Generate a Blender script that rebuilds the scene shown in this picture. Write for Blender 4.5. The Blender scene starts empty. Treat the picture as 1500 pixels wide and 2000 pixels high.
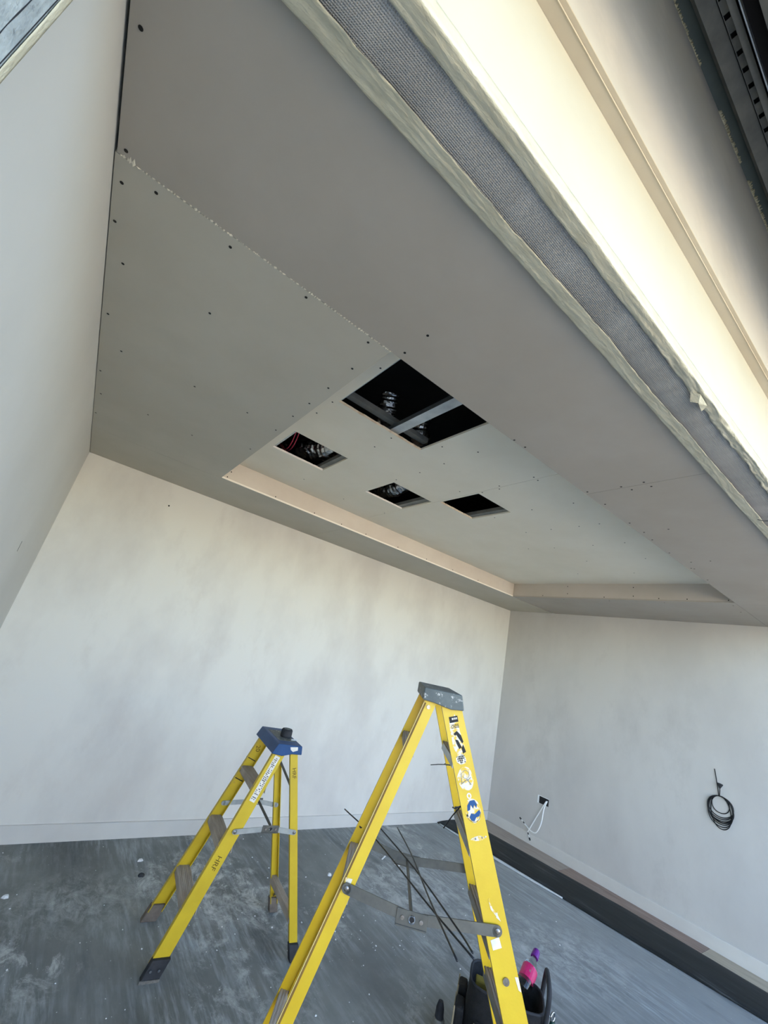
import bpy, bmesh, math, random
from mathutils import Vector, Matrix, noise

random.seed(7)
SC = bpy.context.scene
COL = SC.collection

# ------------------------------------------------------------------ camera
cam_d = bpy.data.cameras.new('camera')
cam = bpy.data.objects.new('camera', cam_d)
COL.objects.link(cam)
RC = ((0.7771537, -0.59259461, 0.21181067),
      (0.35782649, 0.13923688, -0.92334895),
      (0.51767975, 0.79337553, 0.32025451))     # rows: image right, image down, view axis
cam.matrix_world = Matrix((
    (RC[0][0], -RC[1][0], -RC[2][0], 0.0),
    (RC[0][1], -RC[1][1], -RC[2][1], 0.0),
    (RC[0][2], -RC[1][2], -RC[2][2], 1.7),
    (0, 0, 0, 1)))
cam_d.sensor_fit = 'HORIZONTAL'
cam_d.sensor_width = 36.0
cam_d.lens = 36.0 * 797.96 / 1500.0
cam_d.clip_start = 0.02
SC.camera = cam

# ------------------------------------------------------------------ sky, sun, exposure
world = bpy.data.worlds.new('world')
SC.world = world
world.use_nodes = True
wn = world.node_tree.nodes
sky = wn.new('ShaderNodeTexSky')
sky.sky_type = 'NISHITA'
sky.sun_disc = False
sky.sun_elevation = math.radians(45)
sky.sun_rotation = math.radians(20)
sky.air_density = 1.0
sky.dust_density = 1.0
wn['Background'].inputs['Strength'].default_value = 1.5
world.node_tree.links.new(sky.outputs['Color'], wn['Background'].inputs['Color'])

sun_d = bpy.data.lights.new('sun', 'SUN')
sun_d.energy = 15.0
sun_d.color = (1.0, 0.95, 0.86)
sun_d.angle = math.radians(0.53)
sun = bpy.data.objects.new('sun', sun_d)
COL.objects.link(sun)
sun.rotation_euler = (math.radians(-45), 0, math.radians(-20))   # from behind the house, over its roof
SC.view_settings.view_transform = 'Standard'
SC.view_settings.look = 'None'
SC.view_settings.gamma = 1.0
SC.view_settings.use_curve_mapping = False
SC.view_settings.exposure = -0.15
SC.cycles.max_bounces = 12
SC.cycles.diffuse_bounces = 8
SC.cycles.use_denoising = True

# ------------------------------------------------------------------ helpers
def lin(r, g, b):
    f = lambda c: (c / 255 / 12.92) if c / 255 <= 0.04045 else ((c / 255 + 0.055) / 1.055) ** 2.4
    return (f(r), f(g), f(b), 1.0)

def mat(name, c1, c2=None, rough=0.7, metal=0.0, scale=4.0, stretch=(1, 1, 1), lo=0.35, hi=0.65,
        bump=0.0, bscale=60.0, spec=0.3, detail=6.0, c3=None, s3=30.0, lo3=0.6, hi3=0.75, alpha=1.0, trans=0.0):
    m = bpy.data.materials.new(name)
    m.use_nodes = True
    nt = m.node_tree
    n, l = nt.nodes, nt.links
    b = n['Principled BSDF']
    b.inputs['Roughness'].default_value = rough
    b.inputs['Metallic'].default_value = metal
    b.inputs['Specular IOR Level'].default_value = spec
    b.inputs['Alpha'].default_value = alpha
    b.inputs['Transmission Weight'].default_value = trans
    b.inputs['Base Color'].default_value = c1
    if c2 is not None or bump:
        tc = n.new('ShaderNodeTexCoord')
        mp = n.new('ShaderNodeMapping')
        mp.inputs['Scale'].default_value = stretch
        l.new(tc.outputs['Object'], mp.inputs['Vector'])
    if c2 is not None:
        nz = n.new('ShaderNodeTexNoise')
        nz.inputs['Scale'].default_value = scale
        nz.inputs['Detail'].default_value = detail
        nz.inputs['Roughness'].default_value = 0.6
        l.new(mp.outputs['Vector'], nz.inputs['Vector'])
        mr = n.new('ShaderNodeMapRange')
        mr.inputs['From Min'].default_value = lo
        mr.inputs['From Max'].default_value = hi
        l.new(nz.outputs['Fac'], mr.inputs['Value'])
        mx = n.new('ShaderNodeMix')
        mx.data_type = 'RGBA'
        mx.inputs['A'].default_value = c1
        mx.inputs['B'].default_value = c2
        l.new(mr.outputs['Result'], mx.inputs['Factor'])
        out = mx.outputs['Result']
        if c3 is not None:
            nz3 = n.new('ShaderNodeTexNoise')
            nz3.inputs['Scale'].default_value = s3
            nz3.inputs['Detail'].default_value = 8
            nz3.inputs['Roughness'].default_value = 0.7
            l.new(mp.outputs['Vector'], nz3.inputs['Vector'])
            mr3 = n.new('ShaderNodeMapRange')
            mr3.inputs['From Min'].default_value = lo3
            mr3.inputs['From Max'].default_value = hi3
            l.new(nz3.outputs['Fac'], mr3.inputs['Value'])
            mx3 = n.new('ShaderNodeMix')
            mx3.data_type = 'RGBA'
            mx3.inputs['B'].default_value = c3
            l.new(out, mx3.inputs['A'])
            l.new(mr3.outputs['Result'], mx3.inputs['Factor'])
            out = mx3.outputs['Result']
        l.new(out, b.inputs['Base Color'])
    if bump:
        nb = n.new('ShaderNodeTexNoise')
        nb.inputs['Scale'].default_value = bscale
        nb.inputs['Detail'].default_value = 4
        l.new(mp.outputs['Vector'], nb.inputs['Vector'])
        bp = n.new('ShaderNodeBump')
        bp.inputs['Strength'].default_value = bump
        bp.inputs['Distance'].default_value = 0.01
        l.new(nb.outputs['Fac'], bp.inputs['Height'])
        l.new(bp.outputs['Normal'], b.inputs['Normal'])
    return m

class MB:
    """collects shapes into one mesh"""
    def __init__(self):
        self.v, self.f = [], []
    def add(self, verts, faces):
        o = len(self.v)
        self.v += [tuple(p) for p in verts]
        self.f += [tuple(i + o for i in f) for f in faces]
        return self
    def box(self, x0, x1, y0, y1, z0, z1):
        v = [(x, y, z) for z in (z0, z1) for y in (y0, y1) for x in (x0, x1)]
        return self.add(v, [(0, 2, 3, 1), (4, 5, 7, 6), (0, 1, 5, 4), (2, 6, 7, 3), (0, 4, 6, 2), (1, 3, 7, 5)])
    def bar(self, a, b, w, h, up=(0, 0, 1)):
        """box from a to b, w across, h along up"""
        a, b = Vector(a), Vector(b)
        d = (b - a).normalized()
        s = d.cross(Vector(up)).normalized()
        u = s.cross(d).normalized()
        v = []
        for p in (a, b):
            for i, j in ((-1, -1), (1, -1), (1, 1), (-1, 1)):
                v.append(p + s * (i * w / 2) + u * (j * h / 2))
        return self.add(v, [(0, 3, 2, 1), (4, 5, 6, 7), (0, 1, 5, 4), (1, 2, 6, 5), (2, 3, 7, 6), (3, 0, 4, 7)])
    def tube(self, pts, r, seg=8, closed=False):
        pts = [Vector(p) for p in pts]
        n = len(pts)
        rr = r if isinstance(r, (list, tuple)) else [r] * n
        prev = None
        v = []
        for i, p in enumerate(pts):
            if closed:
                t = pts[(i + 1) % n] - pts[i - 1]
            else:
                t = pts[min(i + 1, n - 1)] - pts[max(i - 1, 0)]
            t.normalize()
            if prev is None:
                prev = t.orthogonal().normalized()
            nrm = (prev - t * prev.dot(t))
            nrm = nrm.normalized() if nrm.length > 1e-6 else t.orthogonal().normalized()
            prev = nrm
            bn = t.cross(nrm)
            for k in range(seg):
                a = 2 * math.pi * k / seg
                v.append(p + (nrm * math.cos(a) + bn * math.sin(a)) * rr[i])
        f = []
        for i in range(n if closed else n - 1):
            j = (i + 1) % n
            for k in range(seg):
                k2 = (k + 1) % seg
                f.append((i * seg + k, i * seg + k2, j * seg + k2, j * seg + k))
        if not closed:
            f.append(tuple(range(seg - 1, -1, -1)))
            f.append(tuple((n - 1) * seg + k for k in range(seg)))
        return self.add(v, f)
    def cyl(self, a, b, r, seg=16):
        return self.tube([a, b], r, seg)
    def prism(self, poly, axis_pts):
        """poly: list of Vectors offsets; swept between two origins"""
        n = len(poly)
        v = [Vector(axis_pts[0]) + Vector(p) for p in poly] + [Vector(axis_pts[1]) + Vector(p) for p in poly]
        f = [tuple(range(n - 1, -1, -1)), tuple(range(n, 2 * n))]
        f += [(i, (i + 1) % n, n + (i + 1) % n, n + i) for i in range(n)]
        return self.add(v, f)
    def extr(self, poly_yz, x0, x1):
        return self.prism([(0, y, z) for y, z in poly_yz], ((x0, 0, 0), (x1, 0, 0)))
    def build(self, name, m, parent=None, smooth=False, bevel=0.0, seg=2):
        me = bpy.data.meshes.new(name)
        me.from_pydata(self.v, [], self.f)
        bm = bmesh.new()
        bm.from_mesh(me)
        bmesh.ops.recalc_face_normals(bm, faces=bm.faces)
        if bevel:
            bmesh.ops.remove_doubles(bm, verts=bm.verts, dist=1e-6)
            es = [e for e in bm.edges if len(e.link_faces) == 2 and e.calc_face_angle(0) > 0.5]
            bmesh.ops.bevel(bm, geom=es, offset=bevel, segments=seg, affect='EDGES', profile=0.5, clamp_overlap=True)
        bm.to_mesh(me)
        bm.free()
        me.materials.append(m)
        if smooth:
            for p in me.polygons:
                p.use_smooth = True
        me.update()
        o = bpy.data.objects.new(name, me)
        COL.objects.link(o)
        if parent:
            o.parent = parent
        return o

def empty(name, loc=(0, 0, 0), rz=0.0, parent=None):
    o = bpy.data.objects.new(name, None)
    o.empty_display_size = 0.1
    COL.objects.link(o)
    o.location = loc
    o.rotation_euler = (0, 0, rz)
    if parent:
        o.parent = parent
    return o

def tag(o, label, cat, group=None, kind=None):
    o['label'] = label
    o['category'] = cat
    if group:
        o['group'] = group
    if kind:
        o['kind'] = kind
    return o

def struct(o):
    o['kind'] = 'structure'
    return o

def share(src, parent, loc, rot=(0, 0, 0), scale=(1, 1, 1)):
    o = src.copy()
    COL.objects.link(o)
    o.parent = parent
    o.location = loc
    o.rotation_euler = rot
    o.scale = scale
    return o

def bez(pts, n=12):
    """Catmull-Rom through pts"""
    P = [Vector(p) for p in pts]
    P = [P[0] * 2 - P[1]] + P + [P[-1] * 2 - P[-2]]
    out = []
    for i in range(1, len(P) - 2):
        for k in range(n):
            t = k / n
            a, b, c, d = P[i - 1:i + 3]
            out.append(0.5 * ((2 * b) + (c - a) * t + (2 * a - 5 * b + 4 * c - d) * t * t + (3 * b - a - 3 * c + d) * t ** 3))
    out.append(P[-2])
    return out

# ------------------------------------------------------------------ materials
M = {}
M['plaster'] = mat('skimmed_plaster', lin(201, 198, 192), lin(213, 211, 204), rough=0.85, scale=1.6, stretch=(1, 1, 0.55), lo=0.36, hi=0.56,
                   c3=lin(188, 182, 176), s3=2.6, lo3=0.56, hi3=1.0, bump=0.04, bscale=18)
M['plaster_left'] = mat('painted_plaster', lin(188, 187, 182), lin(195, 194, 189), rough=0.8, scale=1.2, bump=0.02, bscale=12)
M['plaster_right'] = mat('right_plaster', lin(186, 184, 180), lin(197, 195, 190), rough=0.85, scale=1.4, stretch=(1, 1, 0.6), lo=0.35, hi=0.6,
                         c3=lin(178, 176, 172), s3=2.2, lo3=0.54, hi3=0.8, bump=0.03, bscale=16)
M['skirting'] = mat('primed_skirting', lin(198, 196, 190), lin(206, 204, 198), rough=0.75, scale=3)
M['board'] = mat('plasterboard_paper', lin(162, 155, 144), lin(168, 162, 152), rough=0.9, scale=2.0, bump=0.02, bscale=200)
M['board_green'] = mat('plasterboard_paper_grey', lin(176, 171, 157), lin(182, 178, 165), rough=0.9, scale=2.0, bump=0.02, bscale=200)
M['board_pale'] = mat('plasterboard_paper_pale', lin(216, 209, 190), lin(222, 216, 199), rough=0.9, scale=2.0, bump=0.02, bscale=200)  # paler paper, lifted further for the brighter recess: light put into the colour
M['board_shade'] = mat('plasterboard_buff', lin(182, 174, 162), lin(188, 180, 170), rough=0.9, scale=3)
M['board_edge'] = mat('plasterboard_pink', lin(204, 192, 178), lin(212, 202, 188), rough=0.9, scale=3)
M['cut_edge'] = mat('cut_gypsum', lin(222, 205, 178), lin(190, 160, 130), rough=0.95, scale=14, lo=0.5, hi=0.75)
M['trim_white'] = mat('edge_bead', lin(240, 232, 220), rough=0.5)
M['screw'] = mat('black_screw', lin(32, 30, 28), rough=0.5, metal=0.3)
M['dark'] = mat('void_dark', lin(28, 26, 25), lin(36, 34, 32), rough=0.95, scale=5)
M['galv'] = mat('galvanised_steel', lin(178, 184, 186), lin(150, 156, 160), rough=0.38, metal=0.85, scale=9)
M['galv_dull'] = mat('dusty_galvanised', lin(126, 126, 120), lin(105, 106, 102), rough=0.6, metal=0.35, scale=9)
M['foil'] = mat('silver_foil', lin(215, 214, 210), lin(190, 188, 184), rough=0.22, metal=1.0, scale=20, bump=0.6, bscale=45)
M['pink'] = mat('pink_cable', lin(206, 70, 92), rough=0.5)
M['lintel'] = mat('cream_render', lin(182, 176, 159), lin(186, 181, 165), rough=0.9, scale=3, bump=0.03, bscale=60)
M['ledge'] = mat('cream_bead', lin(190, 178, 156), lin(196, 186, 166), rough=0.85, scale=3)
M['upper'] = mat('upper_render', lin(188, 185, 176), lin(194, 191, 183), rough=0.9, scale=2.5, c3=lin(200, 196, 186), s3=3, lo3=0.5, hi3=0.7)
M['green_board'] = mat('green_board', lin(96, 104, 100), lin(86, 94, 90), rough=0.9, scale=6)
M['foam'] = mat('dried_adhesive', lin(196, 188, 158), lin(168, 160, 130), rough=0.95, scale=30, bump=0.5, bscale=80)
M['tape'] = mat('masking_tape', lin(186, 180, 156), lin(202, 196, 172), rough=0.42, scale=5, stretch=(3, 8, 3), spec=0.5, bump=0.25, bscale=26)
M['yellow'] = mat('yellow_fibreglass', lin(208, 176, 34), lin(198, 164, 28), rough=0.42, scale=7, spec=0.5, bump=0.03, bscale=160,
                  c3=lin(196, 160, 70), s3=14, lo3=0.68, hi3=0.74)
M['yellow_far'] = mat('yellow_fibreglass_clean', lin(200, 172, 32), lin(188, 160, 26), rough=0.45, scale=7, spec=0.5,
                      c3=lin(170, 140, 60), s3=9, lo3=0.7, hi3=0.76)
M['pale_lip'] = mat('cream_lip', lin(220, 196, 130), lin(206, 178, 100), rough=0.5, scale=8)
M['brown_strip'] = mat('brown_edge', lin(128, 100, 48), lin(104, 80, 40), rough=0.7, scale=8)
M['alu'] = mat('worn_aluminium', lin(150, 148, 144), lin(122, 120, 116), rough=0.45, metal=0.7, scale=18, stretch=(1, 4, 4))
M['tread_pale'] = mat('dusty_pale_tread', lin(176, 166, 154), lin(152, 142, 130), rough=0.75, scale=8, stretch=(1, 10, 1))
M['tread'] = mat('ribbed_dusty_tread', lin(142, 130, 116), lin(118, 106, 94), rough=0.7, metal=0.2, scale=8, stretch=(1, 14, 1))
M['brace'] = mat('brace_steel', lin(108, 108, 103), lin(88, 89, 86), rough=0.45, metal=0.6, scale=12)
M['bracelight'] = mat('brace_bright', lin(176, 182, 182), lin(150, 156, 158), rough=0.4, metal=0.6, scale=12)
M['bolt'] = mat('bolt_steel', lin(120, 112, 102), lin(170, 165, 160), rough=0.35, metal=0.9, scale=60)
M['cap_grey'] = mat('scuffed_grey_plastic', lin(100, 106, 104), lin(80, 86, 86), rough=0.6, scale=10,
                    c3=lin(196, 194, 188), s3=34, lo3=0.58, hi3=0.66)
M['cap_blue'] = mat('blue_plastic', lin(34, 74, 122), lin(28, 64, 106), rough=0.5, scale=8)
M['rubber'] = mat('black_rubber', lin(36, 37, 40), lin(52, 54, 58), rough=0.75, scale=14)
M['rubber_dusty'] = mat('dusty_rubber', lin(120, 110, 100), lin(92, 84, 76), rough=0.9, scale=14)
M['blackcable'] = mat('black_cable', lin(26, 27, 29), rough=0.5)
M['rod'] = mat('black_rod', lin(22, 26, 32), rough=0.35, spec=0.5)
M['whitecable'] = mat('white_cable', lin(236, 238, 236), rough=0.4)
M['paper'] = mat('white_label', lin(226, 222, 212), lin(206, 200, 188), rough=0.6, scale=30)
M['torn'] = mat('torn_sticker', lin(212, 206, 192), lin(212, 176, 60), rough=0.6, scale=60, lo=0.46, hi=0.58)
M['ink'] = mat('black_ink', lin(30, 30, 32), rough=0.6)
M['ink_soft'] = mat('marker_ink', lin(92, 76, 20), rough=0.6)
M['blueink'] = mat('blue_ink', lin(16, 70, 122), rough=0.5)
M['white'] = mat('white_flake', lin(224, 226, 226), lin(205, 207, 206), rough=0.9, scale=40)
M['bag'] = mat('black_nylon', lin(22, 22, 22), lin(34, 34, 34), rough=0.8, scale=40, bump=0.3, bscale=220)
M['piping'] = mat('tan_piping', lin(150, 138, 112), rough=0.7)
M['olive'] = mat('olive_lining', lin(120, 108, 40), lin(96, 88, 36), rough=0.8, scale=20)
M['yellowtool'] = mat('yellow_tool', lin(200, 166, 24), rough=0.5)
M['clear'] = mat('clear_plastic', lin(240, 244, 244), rough=0.06, spec=0.5, trans=1.0)
M['pinklabel'] = mat('pink_label', lin(206, 44, 110), lin(190, 36, 96), rough=0.35, scale=30, c3=lin(120, 110, 112), s3=24, lo3=0.58, hi3=0.62)
M['purple'] = mat('purple_cap', lin(96, 34, 120), rough=0.4)
M['green'] = mat('green_handle', lin(30, 62, 56), rough=0.5)
M['chrome'] = mat('steel_ring', lin(190, 192, 194), rough=0.2, metal=1.0)
M['strip'] = mat('grey_paper_strip', lin(178, 184, 186), lin(196, 200, 200), rough=0.7, scale=6)
M['facade'] = mat('sunlit_render', lin(226, 212, 184), lin(220, 204, 174), rough=0.9, scale=1)
M['decking'] = mat('dark_decking', lin(168, 160, 148), lin(156, 148, 136), rough=0.8, scale=3)
M['paving'] = mat('pale_paving', lin(206, 196, 176), lin(190, 180, 160), rough=0.9, scale=2)

def floor_material():
    m = bpy.data.materials.new('dusty_floor')
    m.use_nodes = True
    nt = m.node_tree
    n, l = nt.nodes, nt.links
    b = n['Principled BSDF']
    b.inputs['Specular IOR Level'].default_value = 0.35
    tc = n.new('ShaderNodeTexCoord')
    def nz(scale, stretch, det=8, rough=0.65, dist=0.0):
        mp = n.new('ShaderNodeMapping')
        mp.inputs['Scale'].default_value = stretch
        l.new(tc.outputs['Object'], mp.inputs['Vector'])
        t = n.new('ShaderNodeTexNoise')
        t.inputs['Scale'].default_value = scale
        t.inputs['Detail'].default_value = det
        t.inputs['Roughness'].default_value = rough
        t.inputs['Distortion'].default_value = dist
        l.new(mp.outputs['Vector'], t.inputs['Vector'])
        return t.outputs['Fac']
    def rng(v, a, b_, o0=0.0, o1=1.0):
        r = n.new('ShaderNodeMapRange')
        r.inputs['From Min'].default_value = a
        r.inputs['From Max'].default_value = b_
        r.inputs['To Min'].default_value = o0
        r.inputs['To Max'].default_value = o1
        l.new(v, r.inputs['Value'])
        return r.outputs['Result']
    def mul(a, b_):
        q = n.new('ShaderNodeMath')
        q.operation = 'MULTIPLY'
        l.new(a, q.inputs[0])
        if isinstance(b_, float):
            q.inputs[1].default_value = b_
        else:
            l.new(b_, q.inputs[1])
        return q.outputs[0]
    def mix(fac, a, c):
        x = n.new('ShaderNodeMix')
        x.data_type = 'RGBA'
        l.new(fac, x.inputs['Factor'])
        for s, val in (('A', a), ('B', c)):
            if isinstance(val, tuple):
                x.inputs[s].default_value = val
            else:
                l.new(val, x.inputs[s])
        return x.outputs['Result']
    base = mix(rng(nz(1.3, (1, 0.6, 1)), 0.35, 0.65), lin(92, 95, 92), lin(128, 131, 128))
    sep = n.new('ShaderNodeSeparateXYZ')
    l.new(tc.outputs['Object'], sep.inputs['Vector'])
    base = mix(rng(sep.outputs['X'], 1.6, 4.2, 0.0, 0.6), base, lin(152, 157, 158))  # paler to the right: dust, with some floor sheen put into the colour
    streak = mul(rng(nz(9, (3.2, 0.34, 1), 6), 0.46, 0.72), rng(nz(1.1, (1, 1, 1), 3), 0.38, 0.62))
    c = mix(mul(streak, 0.7), base, lin(184, 191, 194))
    scuff = mul(rng(nz(7, (1, 0.7, 1), 10, 0.78, 0.5), 0.50, 0.64), rng(nz(1.0, (1, 1, 1), 3, 0.5, 0.4), 0.46, 0.62))
    sx = n.new('ShaderNodeSeparateXYZ')
    l.new(tc.outputs['Object'], sx.inputs['Vector'])
    c = mix(mul(mul(scuff, rng(sx.outputs['Y'], 1.7, 2.7)), 0.85), c, lin(212, 214, 210))
    # trampled plaster dust where the trades worked
    for k, (px, py, pr, amt) in enumerate(((2.95, 2.95, 0.75, 0.9), (1.55, 3.05, 0.40, 0.7), (0.65, 3.25, 0.45, 0.55), (3.6, 2.0, 0.7, 0.6))):
        mp = n.new('ShaderNodeMapping')
        mp.vector_type = 'TEXTURE'
        mp.inputs['Location'].default_value = (px, py, 0)
        mp.inputs['Scale'].default_value = (pr, pr * 0.8, 1)
        l.new(tc.outputs['Object'], mp.inputs['Vector'])
        ln = n.new('ShaderNodeVectorMath')
        ln.operation = 'LENGTH'
        l.new(mp.outputs['Vector'], ln.inputs[0])
        grain = rng(nz(10 + k, (1, 0.7, 1), 12, 0.8, 0.6), 0.44, 0.66)
        c = mix(mul(mul(rng(ln.outputs['Value'], 1.0, 0.2), grain), amt), c, lin(206, 209, 207))
    specks = rng(nz(70, (1, 1, 1), 2, 0.5), 0.735, 0.76)
    c = mix(mul(specks, 0.8), c, lin(220, 222, 220))
    dk = rng(nz(2.4, (2.2, 0.5, 1), 5), 0.56, 0.74)
    c = mix(mul(dk, 0.55), c, lin(58, 64, 68))
    l.new(c, b.inputs['Base Color'])
    l.new(rng(nz(5, (1, 1, 1), 4), 0.3, 0.7, 0.55, 0.8), b.inputs['Roughness'])
    bp = n.new('ShaderNodeBump')
    bp.inputs['Strength'].default_value = 0.12
    bp.inputs['Distance'].default_value = 0.01
    l.new(nz(30, (1, 0.5, 1), 5), bp.inputs['Height'])
    l.new(bp.outputs['Normal'], b.inputs['Normal'])
    return m
M['floor'] = floor_material()

def mesh_strip_material():
    """grey woven membrane: fine crossing ribs"""
    m = mat('woven_membrane', lin(152, 150, 146), lin(178, 176, 172), rough=0.5, scale=5, stretch=(1.6, 0.5, 1), lo=0.3, hi=0.7, metal=0.1)
    nt = m.node_tree
    n, l = nt.nodes, nt.links
    tc = n.new('ShaderNodeTexCoord')
    hs = []
    for d in ('X', 'Y'):
        w = n.new('ShaderNodeTexWave')
        w.bands_direction = d
        w.inputs['Scale'].default_value = 75
        w.inputs['Distortion'].default_value = 0.4
        l.new(tc.outputs['Object'], w.inputs['Vector'])
        hs.append(w.outputs['Fac'])
    mu = n.new('ShaderNodeMath')
    mu.operation = 'MULTIPLY'
    l.new(hs[0], mu.inputs[0])
    l.new(hs[1], mu.inputs[1])
    bp = n.new('ShaderNodeBump')
    bp.inputs['Strength'].default_value = 0.8
    bp.inputs['Distance'].default_value = 0.003
    l.new(mu.outputs[0], bp.inputs['Height'])
    l.new(bp.outputs['Normal'], n['Principled BSDF'].inputs['Normal'])
    return m
M['membrane'] = mesh_strip_material()
M['membrane_jamb'] = mat('grey_fibre_jamb', lin(150, 158, 160), lin(178, 186, 186), rough=0.9, scale=26, lo=0.35, hi=0.65,
                         c3=lin(110, 116, 118), s3=60, lo3=0.58, hi3=0.7, bump=0.3, bscale=90)

# ------------------------------------------------------------------ dimensions (metres, floor at 0)
XL, XR, YB = -0.3134, 5.1956, 3.958
ZC, ZR = 2.6988, 2.860          # ceiling, raised centre
YF = 0.53                       # inside face of the front wall
RX0, RX1, RY0, RY1 = 0.568, 4.262, 1.062, 3.237

# ------------------------------------------------------------------ floor and walls
struct(MB().box(XL - 0.2, XR + 0.2, -0.4, YB + 0.2, -0.12, 0.0).build('floor', M['floor']))
wl = struct(MB().box(XL - 0.2, XL, YF - 0.5, YB + 0.2, 0, 3.4).build('wall_left', M['plaster_left']))
wb = struct(MB().box(XL, XR, YB, YB + 0.2, 0, 3.4).build('wall_back', M['plaster']))
wr = struct(MB().box(XR, XR + 0.2, YF - 0.5, YB + 0.2, 0, 3.4).build('wall_right', M['plaster_right']))
def skirt(poly, a, b):
    return MB().prism(poly, (a, b))
struct(skirt([(0, 0, 0.0), (0, -0.016, 0.0), (0, -0.016, 0.103), (0, -0.013, 0.106), (0, 0, 0.106)], (XL, YB, 0), (XR - 0.016, YB, 0)).build('baseboard_back', M['skirting']))
struct(skirt([(0, 0, 0.0), (-0.016, 0, 0.0), (-0.016, 0, 0.104), (-0.012, 0, 0.108), (0, 0, 0.108)], (XR, YF, 0), (XR, YB, 0)).build('baseboard_right', M['skirting']))
struct(skirt([(0, 0, 0.0), (0.016, 0, 0.0), (0.016, 0, 0.098), (0.010, 0, 0.106), (0, 0, 0.106)], (XL, YF, 0), (XL, YB - 0.016, 0)).build('baseboard_left', M['skirting']))
MB().cyl((0.370, YB + 0.001, 2.499), (0.370, YB - 0.003, 2.499), 0.007, 10).build('wall_plug', M['screw'], wb)
MB().bar((XL + 0.0005, 2.865, 1.844), (XL + 0.0005, 2.873, 1.788), 0.004, 0.001, (1, 0, 0)).build('pencil_mark', M['ink'], wl)

# ------------------------------------------------------------------ ceiling: plasterboards, screws, furring channels
ceil = struct(empty('ceiling'))
TB = 0.0125
scr = None
def screws(board, pts, axis='z', at=0.0):
    """black screw heads standing a hair proud of a board"""
    global scr
    for p in pts:
        if scr is None:
            scr = MB().cyl((0, 0, 0.001), (0, 0, -0.0009), 0.0048, 10).build('screw', M['screw'], board)
            o = scr
        else:
            o = share(scr, board, (0, 0, 0))
        if axis == 'z':
            o.location = (p[0], p[1], at)
        elif axis == 'y':
            o.location = (p[0], at, p[1]); o.rotation_euler = (math.radians(-90), 0, 0)
        else:
            o.location = (at, p[0], p[1]); o.rotation_euler = (0, math.radians(90), 0)

def rect_board(name, x0, x1, y0, y1, z, holes=(), m='board', parent=ceil, th=TB, ragged=()):
    """board in the XY plane with rectangular cut-outs"""
    xs = sorted({x0, x1, *[h[0] for h in holes], *[h[1] for h in holes]})
    ys = sorted({y0, y1, *[h[2] for h in holes], *[h[3] for h in holes]})
    bm = bmesh.new()
    vd = {}
    def V(x, y):
        if (x, y) not in vd:
            vd[(x, y)] = bm.verts.new((x, y, z))
        return vd[(x, y)]
    for i in range(len(xs) - 1):
        for j in range(len(ys) - 1):
            cx, cy = (xs[i] + xs[i + 1]) / 2, (ys[j] + ys[j + 1]) / 2
            if any(h[0] < cx < h[1] and h[2] < cy < h[3] for h in holes):
                continue
            bm.faces.new((V(xs[i], ys[j]), V(xs[i], ys[j + 1]), V(xs[i + 1], ys[j + 1]), V(xs[i + 1], ys[j])))
    r = bmesh.ops.extrude_face_region(bm, geom=bm.faces[:])
    bmesh.ops.translate(bm, verts=[g for g in r['geom'] if isinstance(g, bmesh.types.BMVert)], vec=(0, 0, th))
    bmesh.ops.recalc_face_normals(bm, faces=bm.faces)
    me = bpy.data.meshes.new(name)
    bm.to_mesh(me)
    bm.free()
    me.materials.append(M[m])
    o = bpy.data.objects.new(name, me)
    COL.objects.link(o)
    o.parent = parent
    return o

G = 0.0012   # half joint
JX = 1.905
NEAR = [(-0.286, 0.761), (-0.288, 1.04), (0.601, 0.902), (0.604, 1.025), (1.275, 1.052), (1.349, 1.048), (1.88, 1.042), (1.89, 0.88), (1.94, 0.853), (1.885, 0.777), (1.94, 0.767), (2.057, 1.038), (2.351, 1.042), (2.515, 1.033), (2.652, 1.043), (2.5, 0.9), (2.915, 1.046), (3.126, 0.996), (3.117, 0.888), (3.265, 1.041), (3.279, 1.027), (3.563, 1.037)]
LEFT = [(-0.29, 1.142), (-0.211, 1.098), (-0.297, 1.293), (-0.263, 1.456), (-0.008, 1.102), (0.237, 1.088), (0.018, 1.439), (-0.289, 1.8), (-0.224, 2.043), (-0.295, 2.345), (-0.282, 2.637), (-0.297, 2.976), (-0.039, 2.636), (0.094, 2.026), (0.216, 2.649), (0.36, 2.019), (0.532, 1.822), (0.534, 2.05), (0.529, 2.453), (0.487, 1.09), (0.528, 1.258), (0.53, 1.454), (0.532, 1.639)]
REC = [(0.694, 1.351), (0.692, 1.778), (0.69, 1.953), (1.103, 1.79), (1.11, 1.967), (1.331, 1.6), (1.481, 1.464), (1.485, 1.737), (1.494, 1.973), (1.489, 2.22), (1.887, 1.631), (1.925, 1.66), (1.921, 1.8), (1.84, 1.934), (1.879, 1.373), (1.925, 1.376), (2.3, 1.668), (1.894, 2.891), (1.515, 2.99), (2.33, 2.018), (1.107, 2.954), (2.301, 1.363), (2.688, 1.537), (2.684, 1.388), (2.683, 1.756), (2.689, 1.983), (3.095, 1.404), (3.1, 1.647), (3.092, 1.978), (3.068, 2.219), (3.494, 1.423), (3.493, 1.905), (3.889, 1.677), (3.881, 2.201)]
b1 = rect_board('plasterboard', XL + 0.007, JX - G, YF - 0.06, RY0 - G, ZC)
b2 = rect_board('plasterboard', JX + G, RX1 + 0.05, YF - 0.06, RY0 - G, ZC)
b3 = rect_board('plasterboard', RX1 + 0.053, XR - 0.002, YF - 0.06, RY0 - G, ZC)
screws(b1, [p for p in NEAR if p[0] < JX], at=ZC)
screws(b2, [p for p in NEAR if p[0] > JX], at=ZC)
mb = MB()
x = -0.30
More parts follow.
